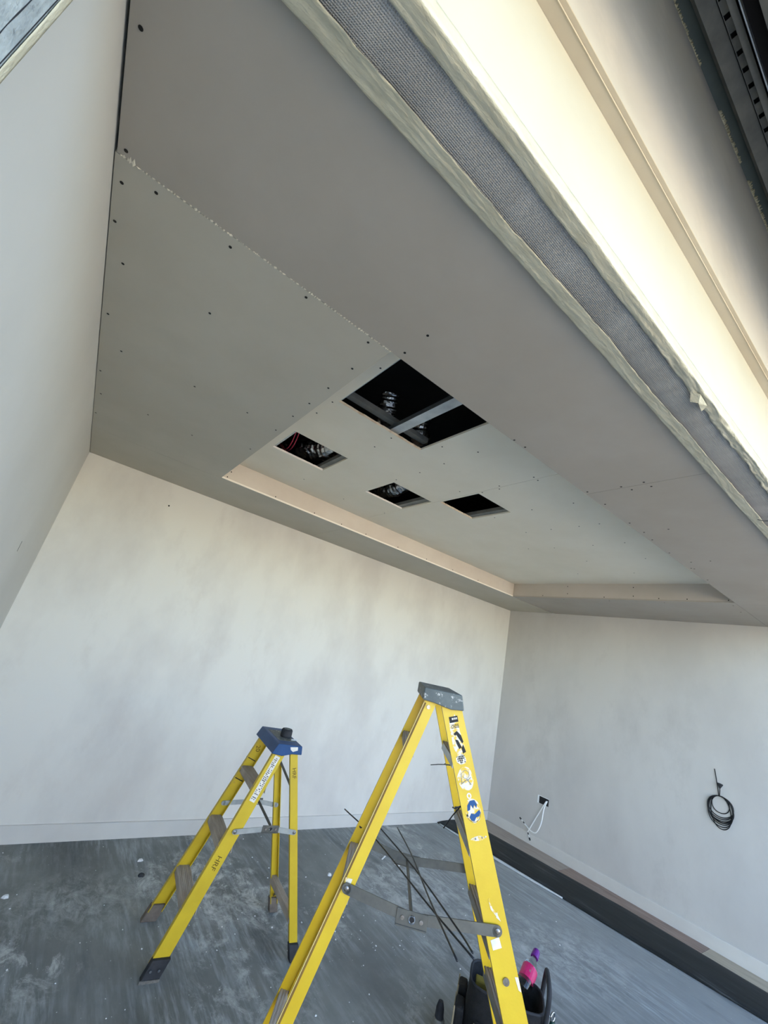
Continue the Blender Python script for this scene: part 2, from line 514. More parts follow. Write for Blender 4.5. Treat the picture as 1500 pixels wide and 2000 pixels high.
while x < 0.57:
    w = 0.003 + random.random() * 0.010
    d = random.random() * 0.006 * (1 + (x < -0.26) * 2)
    mb.add([(x, RY0 - G, ZC - 0.0002), (x + w, RY0 - G, ZC - 0.0002), (x + w * 0.6, RY0 - G - d, ZC - 0.0006), (x + w * 0.4, RY0 + d * 0.4, ZC - 0.0026 * random.random() - 0.0006)],
           [(0, 1, 2), (0, 3, 1), (0, 2, 3), (1, 3, 2)])
    x += w * random.uniform(0.7, 2.0)
mb.build('torn_paper', M['board_pale'], b1)['kind'] = 'stuff'
b4 = rect_board('plasterboard', XL + 0.003, RX0, RY0 + G, RY1 + 0.03, ZC + 0.0002, m='board_green')
screws(b4, LEFT, at=ZC + 0.0002)
b5 = rect_board('plasterboard', XL + 0.003, 1.74, RY1 + 0.0325, YB - 0.002, ZC + 0.0003, m='board_green')
b6 = rect_board('plasterboard', 1.7425, XR - 0.002, RY1 + 0.0325, YB - 0.002, ZC, m='board_green')
# thin rim between the recess and the back strip
rect_board('plasterboard', RX0 + 0.001, RX1 + 0.05, RY1, RY1 + 0.030, ZC, m='board_green')
b7 = rect_board('plasterboard', RX1, XR - 0.002, RY0 + G, RY1 - 0.001, ZC)
screws(b7, [(4.36, 1.10), (4.60, 1.11), (4.33, 1.6), (4.33, 2.1), (4.33, 2.6)], at=ZC)
# upstand boards round the recess
f1 = MB().box(RX0, RX1, RY1, RY1 + TB, ZC + TB, ZR).build('upstand_board', M['board_edge'], ceil)
screws(f1, [(0.622, 2.772), (0.607, 2.722), (1.021, 2.722), (1.398, 2.72), (1.686, 2.72), (1.967, 2.72), (2.37, 2.722), (2.77, 2.721), (3.17, 2.722), (3.6, 2.72)], 'y', RY1)
f2 = MB().box(RX1, RX1 + TB, RY0, RY1 - 0.001, ZC + TB, ZR).build('upstand_board', M['board_shade'], ceil)
screws(f2, [(2.525, 2.829), (2.521, 2.748), (1.842, 2.823), (1.842, 2.737), (2.121, 2.72), (1.62, 2.72), (1.396, 2.72), (1.103, 2.72), (2.824, 2.72)], 'x', RX1)
MB().box(RX0, RX1, RY0 - TB, RY0 - 0.0005, ZC + TB, ZR).build('upstand_board', M['board_edge'], ceil)
MB().box(RX0 - TB, RX0, RY0, RY1 - 0.001, ZC + TB, ZR).build('upstand_board', M['board_edge'], ceil)
# pale bead along the far edge of the recess
MB().box(RX0 + 0.002, RX1 - 0.006, RY1 - 0.006, RY1 - 0.0003, ZC - 0.001, ZC + 0.012).build('edge_bead', M['trim_white'], ceil)
# raised centre with its four cut-outs
H1 = (0.712, 1.290, 1.170, 1.745)
S1 = (0.704, 1.105, 2.272, 2.638)
S2 = (1.511, 1.893, 2.275, 2.647)
S3 = (1.925, 2.287, 1.835, 2.215)
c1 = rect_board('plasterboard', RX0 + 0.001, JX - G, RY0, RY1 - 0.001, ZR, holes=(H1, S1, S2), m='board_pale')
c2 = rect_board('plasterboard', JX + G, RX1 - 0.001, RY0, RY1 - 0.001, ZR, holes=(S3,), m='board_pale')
screws(c1, [p for p in REC if p[0] < JX], at=ZR)
screws(c2, [p for p in REC if p[0] > JX], at=ZR)
# rough gypsum edges of the cut-outs
for h, b in ((H1, c1), (S1, c1), (S2, c1), (S3, c2)):
    x0, x1, y0, y1 = h
    mb = MB()
    n = 26
    for i in range(n):
        xa, xb = x0 + (x1 - x0) * i / n, x0 + (x1 - x0) * (i + 1) / n
        mb.box(xa, xb, y1 - 0.0015 - random.random() * 0.004, y1, ZR - 0.0003 - random.random() * 0.0008, ZR + TB)
    mb.build('cut_edge', M['cut_edge'] if h in (H1, S3) else M['trim_white'], b)
# furring channels seen through the cut-outs
def channel(x0, x1, y0, y1, z, parent=ceil, name='furring_channel', h=0.026, m='galv'):
    t = 0.0012
    mb = MB()
    along_y = (y1 - y0) > (x1 - x0)
    mb.box(x0, x1, y0, y1, z, z + t)
    if along_y:
        mb.box(x0, x0 + t, y0, y1, z + t, z + h)
        mb.box(x1 - t, x1, y0, y1, z + t, z + h)
        mb.box(x0, x0 + 0.007, y0, y1, z + h, z + h + t)
        mb.box(x1 - 0.007, x1, y0, y1, z + h, z + h + t)
    else:
        mb.box(x0, x1, y0, y0 + t, z + t, z + h)
        mb.box(x0, x1, y1 - t, y1, z + t, z + h)
        mb.box(x0, x1, y0, y0 + 0.007, z + h, z + h + t)
        mb.box(x0, x1, y1 - 0.007, y1, z + h, z + h + t)
    return mb.build(name, M[m], parent)
zt = ZR + TB + 0.001
channel(1.052, 1.112, 1.10, 1.80, zt)                        # crosses the big hole
channel(0.70, 1.30, 1.700, 1.743, zt + 0.03, m='galv_dull')  # far edge of the big hole
channel(0.664, 0.724, RY0, RY1, zt, m='galv')
channel(1.070, 1.130, 1.9, RY1, zt, m='galv_dull')
channel(1.846, 1.904, 1.3, RY1, zt, m='galv_dull')
channel(2.245, 2.305, 1.3, RY1, zt, m='galv_dull')
for xx in (1.48, 2.70, 3.10, 3.50, 3.90):
    channel(xx - 0.03, xx + 0.03, RY0, RY1, zt, m='galv_dull')
for yy in (1.42, 2.70):
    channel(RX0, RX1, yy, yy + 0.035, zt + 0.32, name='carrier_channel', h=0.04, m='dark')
# dark structural deck above
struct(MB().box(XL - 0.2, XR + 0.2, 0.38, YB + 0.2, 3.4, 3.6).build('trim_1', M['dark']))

# ------------------------------------------------------------------ front wall above the opening (seen from outside, looking up)
wf = struct(empty('wall_front'))
XA, XZ = -1.6, 6.4
YH = 0.376                      # outer face of the lintel
ZL = 3.17                       # ledge
MB().box(XA, XZ, YH, YF - 0.001, ZC + 0.004, ZL).build('lintel_board', M['lintel'], wf)
MB().box(XA, XZ, 0.3445, YF - 0.001, ZL + 0.0005, ZL + 0.006).build('ledge_strip', M['ledge'], wf)
MB().box(XA, XZ, 0.3440, 0.3450, ZL - 0.0012, ZL + 0.007).build('edge_bead', M['ledge'], wf)
MB().box(XA, XZ, 0.3335, YF - 0.001, ZL + 0.0075, ZL + 0.014).build('ledge_strip', M['ledge'], wf)
MB().box(XA, XZ, 0.3335, YF - 0.001, ZL + 0.0145, 4.62).build('render_board', M['upper'], wf)
MB().box(XA, -0.264, 0.15, YF - 0.001, 0, ZC).build('wall_pier', M['lintel'], wf)
MB().box(5.12, XZ, 0.15, YF - 0.001, 0, ZC).build('wall_pier', M['lintel'], wf)

# unfinished porch soffit above: green board, adhesive seam, steel sections
ZS = 4.42
so = struct(empty('trim_2'))
MB().box(XA, XZ, 0.288, 0.333, ZS, ZS + 0.012).build('green_board', M['green_board'], so)
mb = MB()
x = -0.6
while x < 3.2:
    w = 0.006 + random.random() * 0.012
    k = 0.5 + 0.5 * noise.noise((x * 2.2, 3.1, 0))
    d = (0.004 + 0.022 * max(0, k - 0.28)) * (0.5 + random.random() * 0.8)
    if noise.noise((x * 5, 0.3, 2)) > -0.28:
        z0 = ZS - 0.004 - random.random() * 0.008
        mb.add([(x, 0.3332, z0), (x + w, 0.3332, z0), (x + w * (0.3 + random.random() * 0.6), 0.3332 - d, z0 + 0.001),
                (x, 0.3332, ZS), (x + w, 0.3332, ZS), (x + w * 0.5, 0.3332 - d, ZS)],
               [(0, 2, 1), (3, 4, 5), (0, 1, 4, 3), (1, 2, 5, 4), (2, 0, 3, 5)])
    x += w * 0.85
mb.build('adhesive_seam', M['foam'], so)['kind'] = 'stuff'
# steel sections running along the wall
MB().extr([(0.287, 4.385), (0.2725, 4.375), (0.2725, 4.42), (0.287, 4.43)], XA, XZ).build('steel_angle', M['galv_dull'], so)
MB().extr([(0.2715, 4.33), (0.2705, 4.33), (0.222, 4.36), (0.222, 4.375), (0.2715, 4.375)], XA, XZ).build('steel_channel', M['galv_dull'], so)
# slotted strip: a bar with real gaps
mb = MB()
x = -0.4
mb.box(XA, XZ, 0.2165, 0.2185, 4.345, 4.375)
mb.box(XA, XZ, 0.194, 0.197, 4.335, 4.375)
while x < 3.0:
    mb.box(x, x + 0.055, 0.197, 0.2165, 4.350, 4.353)
    x += 0.077
mb.build('slotted_strip', M['galv_dull'], so)
MB().box(XA, XZ, 0.197, 0.2165, 4.372, 4.375).build('slot_backing', M['dark'], so)
MB().extr([(0.193, 4.30), (0.172, 4.31), (0.172, 4.38), (0.193, 4.38)], XA, XZ).build('steel_channel', M['galv_dull'], so)
MB().extr([(0.163, 4.27), (0.159, 4.27), (0.159, 4.38), (0.163, 4.38)], XA, XZ).build('steel_flange', M['galv'], so)
MB().box(XA, XZ, 0.118, 0.1585, 4.36, 4.38).build('recess_board', M['dark'], so)
MB().extr([(0.117, 4.30), (0.075, 4.30), (0.075, 4.38), (0.117, 4.38)], XA, XZ).build('steel_channel', M['galv_dull'], so)
MB().box(XA, XZ, -0.8, 0.333, 4.435, 4.6).build('porch_deck', M['dark'], so)
MB().box(XA, XZ, -0.499, 0.074, 4.36, 4.43).build('porch_board', M['green_board'], so)
MB().box(XA, XZ, -0.65, -0.5, 3.27, 4.6).build('shade_beam', M['lintel'], so)  # unseen beam, added to shade the top of the render board

# ------------------------------------------------------------------ head and jamb of the opening, wrapped in masking tape
door = struct(empty('door_1'))
XJ = -0.262
def ribbon(name, m, parent, u0, u1, n, prof, frame):
    """sheet: prof(u) -> list of (a,b) cross section; frame(u,a,b) -> xyz"""
    v, f, k = [], [], None
    for i in range(n + 1):
        u = u0 + (u1 - u0) * i / n
        row = prof(u)
        k = len(row)
        v += [frame(u, a, b) for a, b in row]
    for i in range(n):
        for j in range(k - 1):
            f.append((i * k + j, i * k + j + 1, (i + 1) * k + j + 1, (i + 1) * k + j))
    mb = MB().add(v, f)
    o = mb.build(name, m, parent, smooth=True)
    so_ = o.modifiers.new('thickness', 'SOLIDIFY')
    so_.thickness = 0.0006
    so_.offset = 0
    return o
def N1(u, s, seed):
    return noise.noise((u * s, seed * 3.7, seed))
# grey woven strip under the head
def prof_strip(u):
    sag = 0.004 + 0.003 * N1(u, 1.1, 1) + 0.0025 * max(0, u - 1.9) * N1(u, 9, 4)
    out = []
    for k in range(9):
        t = k / 8
        y = 0.388 + (0.512 - 0.388) * t
        out.append((y, ZC - 0.006 - sag * (1 - (2 * t - 1) ** 2) - 0.002 * max(0, u - 1.9) * abs(N1(u, 6, 9 + 0.3 * t))))
    return out
ribbon('head_membrane', M['membrane'], door, -0.262, 5.1, 420, prof_strip, lambda u, a, b: (u, a, b))
MB().box(XJ, 5.12, YH + 0.002, YF - 0.006, ZC - 0.004, ZC + 0.002).build('head_frame', M['galv_dull'], door)
# inner tape
def prof_in(u):
    e = 0.4865 + 0.007 * N1(u, 2.2, 2) + 0.004 * N1(u, 9, 3) + 0.0022 * N1(u, 31, 4)
    e2 = YF + 0.001 + 0.003 * N1(u, 3, 5) + 0.0015 * N1(u, 17, 6)
    out = []
    for k in range(13):
        t = k / 12
        y = e2 + (e - e2) * t
        w = 0.0012 * abs(N1(u, 4, 7.0 + t * 0.5)) ** 0.7 + 0.0016 * max(0, 1 - abs(t - 0.5 - 0.9 * N1(u, 2.1, 8)) * 16)
        out.append((y, ZC - 0.0115 - 0.004 * t - w - 0.0012 * N1(u, 26, 9 + t * 1.7)))
    out.insert(0, (e2 + 0.003, ZC - 0.001))
    return out
ribbon('masking_tape', M['tape'], door, -0.255, 5.1, 900, prof_in, lambda u, a, b: (u, a, b))
# outer tape wraps round the corner on to the lintel
def prof_out(u):
    big = max(0, N1(u, 2.6, 11)) * 0.5
    far = min(1, max(0, (u - 0.9) / 0.6))
    e = 0.4045 + 0.004 * N1(u, 2.0, 12) + (0.006 * N1(u, 7, 13) + 0.004 * N1(u, 19, 14)) * (0.35 + far)
    out = []
    for k in range(9):
        t = k / 8
        y = e + (0.374 - e) * t
        out.append((y, ZC - 0.012 - (0.003 + 0.006 * far) * abs(N1(u, 6, 15 + t)) - 0.004 * far * abs(N1(u, 24, 18 + t))))
    out.append((0.3715 - 0.0015 * abs(N1(u, 12, 20)), ZC - 0.008))
    for k in range(1, 6):
        t = k / 5
        out.append((0.3735 - 0.0022 * abs(N1(u, 5, 21 + t)) * (1 - t) - 0.0012 * abs(N1(u, 15, 23 + t)), ZC - 0.004 + 0.038 * t))
    return out
ribbon('masking_tape', M['tape'], door, -0.26, 5.1, 900, prof_out, lambda u, a, b: (u, a, b))
# a flap where the tape is torn
fl = [(1.30, 0.402, 2.684), (1.345, 0.418, 2.676), (1.36, 0.400, 2.672), (1.42, 0.411, 2.678), (1.40, 0.388, 2.680), (1.33, 0.385, 2.682)]
mb = MB().add(fl, [(0, 1, 5), (1, 2, 5), (2, 4, 5), (2, 3, 4)])
ft = mb.build('tape_flap', M['tape'], door)
sm = ft.modifiers.new('thickness', 'SOLIDIFY'); sm.thickness = 0.0006
# jamb: grey fibre face and a tape strip down its inner edge
MB().box(XJ - 0.001, XJ + 0.002, 0.20, YF - 0.012, 0.0, ZC - 0.03).build('jamb_face', M['membrane_jamb'], door)
def prof_j(u):
    return [(YF + 0.0005, -0.006), (YF + 0.0005, 0.003)] + [(YF - 0.0035 * k + 0.0012 * N1(u, 14, 30) * (k == 4), 0.0035 + 0.0006 * abs(N1(u, 16, 31 + k))) for k in range(1, 5)]
ribbon('masking_tape', M['tape'], door, 0.02, ZC - 0.02, 300, prof_j, lambda u, a, b: (XJ + b, a, u))
mb = MB()
mb.tube([(XJ + 0.0022, 0.514 + 0.0012 * N1(z, 9, 2), z) for z in [1.9 + 0.03 * i for i in range(26)]], 0.0006, 5)
mb.tube([(XJ + 0.0022, 0.488 + 0.004 * N1(z, 12, 5), z) for z in [2.05 + 0.01 * i for i in range(36)]], [0.0004 + 0.0012 * abs(N1(i * 0.1, 3, 2)) for i in range(36)], 5)
mb.build('jamb_crack', M['ink'], door)
# black wire poking out of the membrane at the right
w_ = tag(MB().tube([(2.405, 0.494, 2.668), (2.42, 0.478, 2.664), (2.432, 0.452, 2.664), (2.45, 0.42, 2.668), (2.455, 0.40, 2.678)], 0.0016, 6).build('wire', M['blackcable']),
         'short black wire poking out of the grey taped strip at the right edge', 'wire')

# ------------------------------------------------------------------ outside (lights the room by real bounce)
struct(MB().box(-30, 30, -30, -5.0, -0.25, -0.05).build('terrace_paving', M['paving']))
struct(MB().box(-30, 30, -5.0, -0.4, -0.25, -0.04).build('terrace_decking', M['decking']))
struct(MB().box(-18, 20, -11.3, -11.0, -0.05, 2.6).build('bounce_wall', M['facade']))  # unseen wall, added to throw sunlight back into the opening

# ------------------------------------------------------------------ right side of the floor: plank, rubber sheet, paper strip
pl = struct(empty('trim_3'))
pm = [mat('plank_grey', lin(168, 157, 146), lin(150, 138, 128), rough=0.7, scale=6, stretch=(6, 0.6, 1)),
      mat('plank_brown', lin(158, 138, 126), lin(132, 114, 104), rough=0.7, scale=6, stretch=(6, 0.6, 1), c3=lin(160, 148, 138), s3=7, lo3=0.56, hi3=0.68),
      mat('plank_beige', lin(184, 174, 154), lin(168, 158, 140), rough=0.7, scale=6, stretch=(6, 0.6, 1))]
for (ya, yb), m_ in zip(((2.815, YB - 0.02), (1.60, 2.812), (0.6, 1.597)), pm):
    MB().box(4.70, XR - 0.018, ya, yb, 0.0, 0.006).build('floorboard', m_, pl, bevel=0.001, seg=1)
M['sheet'] = mat('black_rubber_sheet', lin(22, 26, 26), lin(34, 38, 39), rough=0.65, scale=5, stretch=(5, 0.5, 1), c3=lin(84, 88, 90), s3=4, lo3=0.55, hi3=0.8)
v, f = [], []
NY, NX = 90, 12
for i in range(NY + 1):
    y = 0.62 + (YB - 0.02 - 0.62) * i / NY
    xo = 4.57 - 0.30 * ((y - 0.62) / 3.3) + 0.006 * N1(y, 3, 41)
    xi = 4.975 - 0.05 * max(0, (y - 1.9) / 2) - 0.13 * max(0, (y - 2.2) / 1.75) + 0.004 * N1(y, 4, 42)
    for j in range(NX + 1):
        t = j / NX
        z = 0.009 + 0.016 * math.sin(math.pi * t) ** 0.6 + 0.004 * N1(y, 5, 43 + t * 2) * math.sin(math.pi * t)
        v.append((xo + (xi - xo) * t, y, z))
for i in range(NY):
    for j in range(NX):
        a = i * (NX + 1) + j
        f.append((a, a + 1, a + NX + 2, a + NX + 1))
sh = MB().add(v, f).build('rubber_sheet', M['sheet'], smooth=True)
s_ = sh.modifiers.new('thickness', 'SOLIDIFY'); s_.thickness = 0.006; s_.offset = -1
tag(sh, 'long black rubber underlay sheet laid along the right wall', 'rubber sheet')
v, f = [], []
for i in range(41):
    y = 2.45 + 1.45 * i / 40
    xo = 4.57 - 0.30 * ((y - 0.62) / 3.3)
    wd = 0.006 + 0.032 * math.sin(math.pi * min(1, i / 40 * 1.05)) ** 0.8
    v += [(xo - wd - 0.004, y, 0.004), (xo - wd * 0.5 - 0.004, y, 0.010 + 0.004 * math.sin(math.pi * i / 40)), (xo - 0.004, y, 0.014)]
for i in range(40):
    f += [(i * 3, i * 3 + 1, i * 3 + 4, i * 3 + 3), (i * 3 + 1, i * 3 + 2, i * 3 + 5, i * 3 + 4)]
ps = MB().add(v, f).build('paper_strip', M['strip'], smooth=True)
s_ = ps.modifiers.new('thickness', 'SOLIDIFY'); s_.thickness = 0.002; s_.offset = 1
tag(ps, 'curled pale grey paper strip along the edge of the black sheet', 'strip')

# ------------------------------------------------------------------ foil ducts and cables above the ceiling holes
def foil_duct(path, r, label, name='foil_duct'):
    P = bez(path, 10)
    mb = MB()
    rr = [r * (1 + 0.06 * (i % 2) + 0.16 * noise.noise((i * 0.35, r * 9, 1))) for i in range(len(P))]
    mb.tube(P, rr, 18)
    mb.v = [(Vector(q) + 0.10 * r * Vector((noise.noise(Vector(q) * 30), noise.noise(Vector(q) * 31 + Vector((5, 0, 0))), noise.noise(Vector(q) * 29 + Vector((0, 7, 0)))))) for q in mb.v]
    o = mb.build(name, M['foil'])
    return tag(o, label, 'duct')
foil_duct([(0.94, 3.02, 3.12), (0.98, 2.84, 3.06), (1.06, 2.68, 3.035), (1.10, 2.54, 3.03), (1.17, 2.36, 3.12)], 0.085, 'crumpled silver foil duct showing in the square ceiling hole nearest the left')
foil_duct([(1.68, 3.05, 3.12), (1.74, 2.88, 3.03), (1.78, 2.72, 3.01), (1.80, 2.58, 3.03), (1.84, 2.4, 3.12)], 0.07, 'silver foil duct bulging over the middle square ceiling hole')
foil_duct([(1.02, 1.78, 3.12), (1.05, 1.82, 3.04), (1.08, 1.86, 3.0), (1.12, 1.92, 3.05), (1.12, 2.0, 3.15)], 0.052, 'crumpled foil duct end inside the left half of the big ceiling hole')
foil_duct([(1.30, 1.80, 3.12), (1.32, 1.82, 3.03), (1.36, 1.86, 3.02), (1.40, 1.95, 3.10)], 0.055, 'small crumpled foil duct inside the right half of the big ceiling hole')
for dx in (0.0, 0.022):
    o = MB().tube(bez([(0.76 + dx, 2.42, 3.06), (0.79 + dx, 2.52, 2.96), (0.82 + dx, 2.66, 2.93), (0.83 + dx, 2.80, 2.95), (0.82 + dx, 2.94, 3.05)], 8), 0.0035, 7).build('cable', M['pink'], smooth=True)
    tag(o, 'outer of two pink cables looping above the left ceiling hole' if dx == 0 else 'inner of two pink cables looping above the left ceiling hole, nearer the foil duct', 'cable', 'pink cables above the left ceiling hole')

# ------------------------------------------------------------------ right wall: socket box with white leads, black coil
so_x = XR
sk = empty('socket_box', (XR, 3.19, 0.49))
MB().box(-0.0022, -0.0004, -0.062, 0.062, -0.037, 0.037).build('box_opening', M['ink'], sk)
fr = MB()
fr.box(-0.004, -0.0005, 0.060, 0.080, -0.040, 0.040)
fr.box(-0.003, -0.0005, -0.066, 0.066, 0.036, 0.041)
fr.build('box_rim', M['whitecable'], sk)
tag(sk, 'open black socket box cut into the right wall above the skirting', 'socket box')
def lead(pts, label):
    c = empty('white_lead', pts[0])
    o0 = Vector(pts[0])
    P = [p - o0 for p in bez(pts, 10)]
    MB().tube(P, 0.0062, 8).build('cord', M['whitecable'], c, smooth=True)
    d = (P[-1] - P[-3]).normalized()
    e = P[-1]
    MB().tube([e, e + d * 0.022], 0.0055, 8).build('band', M['ink'], c)
    MB().tube([e + d * 0.024, e + d * 0.05], 0.0045, 8).build('sleeve', M['whitecable'], c)
    MB().bar(e + d * 0.051, e + d * 0.078, 0.014, 0.012, (1, 0, 0)).build('plug', M['rubber'], c, bevel=0.002, seg=1)
    return tag(c, label, 'cable')
lead([(XR - 0.004, 3.155, 0.50), (XR - 0.03, 3.165, 0.46), (XR - 0.035, 3.25, 0.30), (XR - 0.03, 3.34, 0.13), (XR - 0.03, 3.345, 0.115)], 'straight white lead hanging from the socket box to the skirting')
lead([(XR - 0.004, 3.145, 0.505), (XR - 0.045, 3.155, 0.42), (XR - 0.07, 3.16, 0.28), (XR - 0.072, 3.21, 0.17), (XR - 0.07, 3.28, 0.155), (XR - 0.065, 3.36, 0.185), (XR - 0.065, 3.375, 0.192)], 'looped white lead curling up below the socket box')
ck = empty('cable_coil', (XR, 1.495, 1.10))
random.seed(3)
for k in range(9):
    a0 = random.uniform(0, 6.28)
    ry = 0.088 + random.uniform(-0.014, 0.010)
    rz = 0.098 + random.uniform(-0.018, 0.016) + (0.018 if k > 6 else 0)
    if k == 0:
        ry, rz = 0.066, 0.066
    # every turn hangs from the same tie at the top
    pts = []
    for i in range(40):
        a = 2 * math.pi * i / 40
        yy = -ry * math.sin(a) * (1 + 0.05 * math.sin(a * 2 + a0)) + 0.018 * (1 - math.cos(a)) * -0.5
        zz = 0.055 - rz * (1 - math.cos(a)) + 0.010 * math.sin(a) * 1.2
        pts.append((-0.006 - 0.004 * (k % 4), yy, zz))
    MB().tube(pts, 0.0036, 6, closed=True).build('loop', M['blackcable'], ck, smooth=True)
MB().tube(bez([(-0.006, 0.0, 0.05), (-0.008, 0.008, 0.14), (-0.006, 0.024, 0.265)], 6), 0.0034, 6).build('cable_tail', M['blackcable'], ck)
MB().tube(bez([(-0.010, -0.004, 0.05), (-0.014, -0.010, 0.09), (-0.02, -0.013, 0.125)], 6), 0.0034, 6).build('cable_end', M['blackcable'], ck)
MB().tube([(-0.02, -0.012, 0.118), (-0.02, -0.014, 0.135), (-0.021, -0.018, 0.155)], [0.006, 0.014, 0.022], 10).build('plug', M['rubber'], ck)
tag(ck, 'black cable coiled in loops with plug hanging on the right wall', 'cable coil')

# ------------------------------------------------------------------ step ladders
def text_mesh(txt, size):
    c = bpy.data.curves.new('writing', 'FONT')
    c.body = txt
    c.size = size
    c.align_x = 'CENTER'
    c.align_y = 'CENTER'
    c.extrude = 0.0002
    o = bpy.data.objects.new('writing', c)
    COL.objects.link(o)
    dg = bpy.context.evaluated_depsgraph_get()
    me = bpy.data.meshes.new_from_object(o.evaluated_get(dg))
    bpy.data.objects.remove(o)
    bpy.data.curves.remove(c)
    return me

class Ladder:
    """local frame: x along the treads (far side +), y across the A profile, z up"""
    def __init__(self, root, P):
        self.o, self.P = root, P
    def axis(self, front, side):
        P = self.P
        t0, t1 = (P['tf0'], P['tf1']) if front else (P['tr0'], P['tr1'])
        return (Vector((side * P['w0'] / 2, t0, P['zt'])), Vector((side * P['w1'] / 2, t1, 0.0)))
    def at(self, front, side, z):
        a, b = self.axis(front, side)
        k = (z - a.z) / (b.z - a.z)
        return a + (b - a) * k
    def frame(self, front, side):
        """unit vectors: along the rail (down), across its web, outward"""
        a, b = self.axis(front, side)
        d = (b - a).normalized()
        out = Vector((side, 0, 0))
        out = (out - d * out.dot(d)).normalized()
        web = out.cross(d).normalized()
        if web.y < 0:
            web = -web
        return d, web, out
    def rail(self, front, side, web_w, fl, z0, z1, m, inward=True, th=0.0035, name='rail'):
        a, b = self.axis(front, side)
        d, web, out = self.frame(front, side)
        s = -1 if inward else 1
        h = web_w / 2
        prof = [(-h, 0), (h, 0), (h, s * fl), (h - th, s * fl), (h - th, s * th), (-h + th, s * th), (-h + th, s * fl), (-h, s * fl)]
        top, bot = [], []
        for p, q in prof:
            off = web * p + out * q
            for z, L in ((z1, top), (z0, bot)):
                base = a + off
                L.append(base + d * ((z - base.z) / d.z))
        n = len(prof)
        f = [(0, 1, 4, 5), (1, 2, 3, 4), (0, 5, 6, 7)]
        F = [tuple(reversed(t)) for t in f] + [tuple(i + n for i in t) for t in f]
        F += [(i, (i + 1) % n, n + (i + 1) % n, n + i) for i in range(n)]
        return MB().add(top + bot, F).build(name, m, self.o)
    def on_web(self, front, side, z, across=0.0, lift=0.0):
        """point on the outer web face"""
        p = self.at(front, side, z)
        d, web, out = self.frame(front, side)
        return p + web * across + out * lift
    def sticker(self, front, side, z, across, w, hgt, m, name='sticker', n=0, ragged=0.0, lift=0.0006):
        """thin patch on the outer web face; hgt along the rail"""
        d, web, out = self.frame(front, side)
        c = self.on_web(front, side, z, across, lift)
        pts = []
        if n == 0:
            for i, j in ((-1, -1), (1, -1), (1, 1), (-1, 1)):
                pts.append(c + web * (i * w / 2) + d * (j * hgt / 2))
            K = 4
        else:
            K = n
            for i in range(n):
                a = 2 * math.pi * i / n
                r = 1 + ragged * noise.noise((math.cos(a) * 2 + z * 9, math.sin(a) * 2, 3.3))
                pts.append(c + web * (math.cos(a) * w / 2 * r) + d * (math.sin(a) * hgt / 2 * r))
        back = [p - out * 0.0005 for p in pts]
        f = [tuple(range(K)), tuple(range(2 * K - 1, K - 1, -1))] + [(i, (i + 1) % K, K + (i + 1) % K, K + i) for i in range(K)]
        return MB().add(pts + back, f).build(name, m, self.o)
    def poly(self, front, side, z, across, shapes, m, parent, name='print', lift=0.0010):
        """flat printed shapes; coordinates are metres (across the web, down the rail)"""
        d, web, out = self.frame(front, side)
        c = self.on_web(front, side, z, across, lift)
        mb = MB()
        for sh_ in shapes:
            pts = [c + web * x + d * y for x, y in sh_]
            k = len(pts)
            back = [p - out * 0.0003 for p in pts]
            mb.add(pts + back, [tuple(range(k)), tuple(range(2 * k - 1, k - 1, -1))] + [(i, (i + 1) % k, k + (i + 1) % k, k + i) for i in range(k)])
        return mb.build(name, m, parent)
    def writing(self, front, side, z, across, txt, size, m, ang=0.0, inner=False, flip=1):
        me = text_mesh(txt, size)
        me.materials.append(m)
        d, web, out = self.frame(front, side)
        nrm = out if not inner else -out
        o = bpy.data.objects.new('writing', me)
        COL.objects.link(o)
        o.parent = self.o
        up = (-d * math.cos(ang) + web * math.sin(ang)).normalized()
        rgt = up.cross(nrm).normalized()
        c = self.on_web(front, side, z, across, 0.0009 if not inner else -0.0045)
        o.matrix_local = Matrix(((rgt.x, up.x, nrm.x, c.x), (rgt.y, up.y, nrm.y, c.y), (rgt.z, up.z, nrm.z, c.z), (0, 0, 0, 1)))
        return o
    def tread(self, front, z, depth, th, m, name='tread', inset=0.004, lip=True, m2=None):
        a = self.at(front, -1, z)
        b = self.at(front, 1, z)
        x0, x1 = a.x + inset, b.x - inset
        yc = (a.y + b.y) / 2
        sl = -1 if not front else 1
        t = MB()
        t.box(x0, x1, yc - depth / 2, yc + depth / 2, z - 0.003, z)
        nr = max(3, int(depth / 0.010))
        for i in range(nr):
            yy = yc - depth / 2 + depth * (i + 0.5) / nr
            t.box(x0, x1, yy - 0.0022, yy + 0.0022, z, z + 0.0015)
        o = t.build(name, m, self.o)
        if lip:
            e = MB()
            for yy in (yc - depth / 2, yc + depth / 2 - 0.003):
                e.box(x0, x1, yy, yy + 0.003, z - th, z - 0.003)
            e.build('tread_lip', m2 or M['alu'], o)
        return o
    def brace(self, side, zb, hinge_t, zh, m, plate_m, wdt=0.030, off=0.006, bolt=True):
        """two-arm spreader with a hinge plate"""
        x = self.at(True, side, zb).x + side * off
        pa = Vector((x, self.at(True, side, zb).y, zb))
        pb = Vector((self.at(False, side, zb).x + side * off, self.at(False, side, zb).y, zb))
        ph = Vector(((pa.x + pb.x) / 2, hinge_t, zh))
        root = empty('spreader', (0, 0, 0), 0, self.o)
        for p, nm in ((pa, 'arm'), (pb, 'arm')):
            d = (ph - p).normalized()
            mb = MB()
            mb.bar(p, ph, 0.004, wdt, Vector((0, 0, 1)))
            mb.cyl(p - Vector((0.002, 0, 0)), p + Vector((0.002, 0, 0)), wdt / 2, 20)
            mb.build(nm, m, root)
            MB().tube([p - Vector((side * -0.0, 0, 0)), p + Vector((side * 0.004, 0, 0)), p + Vector((side * 0.007, 0, 0))], [0.009, 0.008, 0.003], 12).build('bolt', M['bolt'], root)
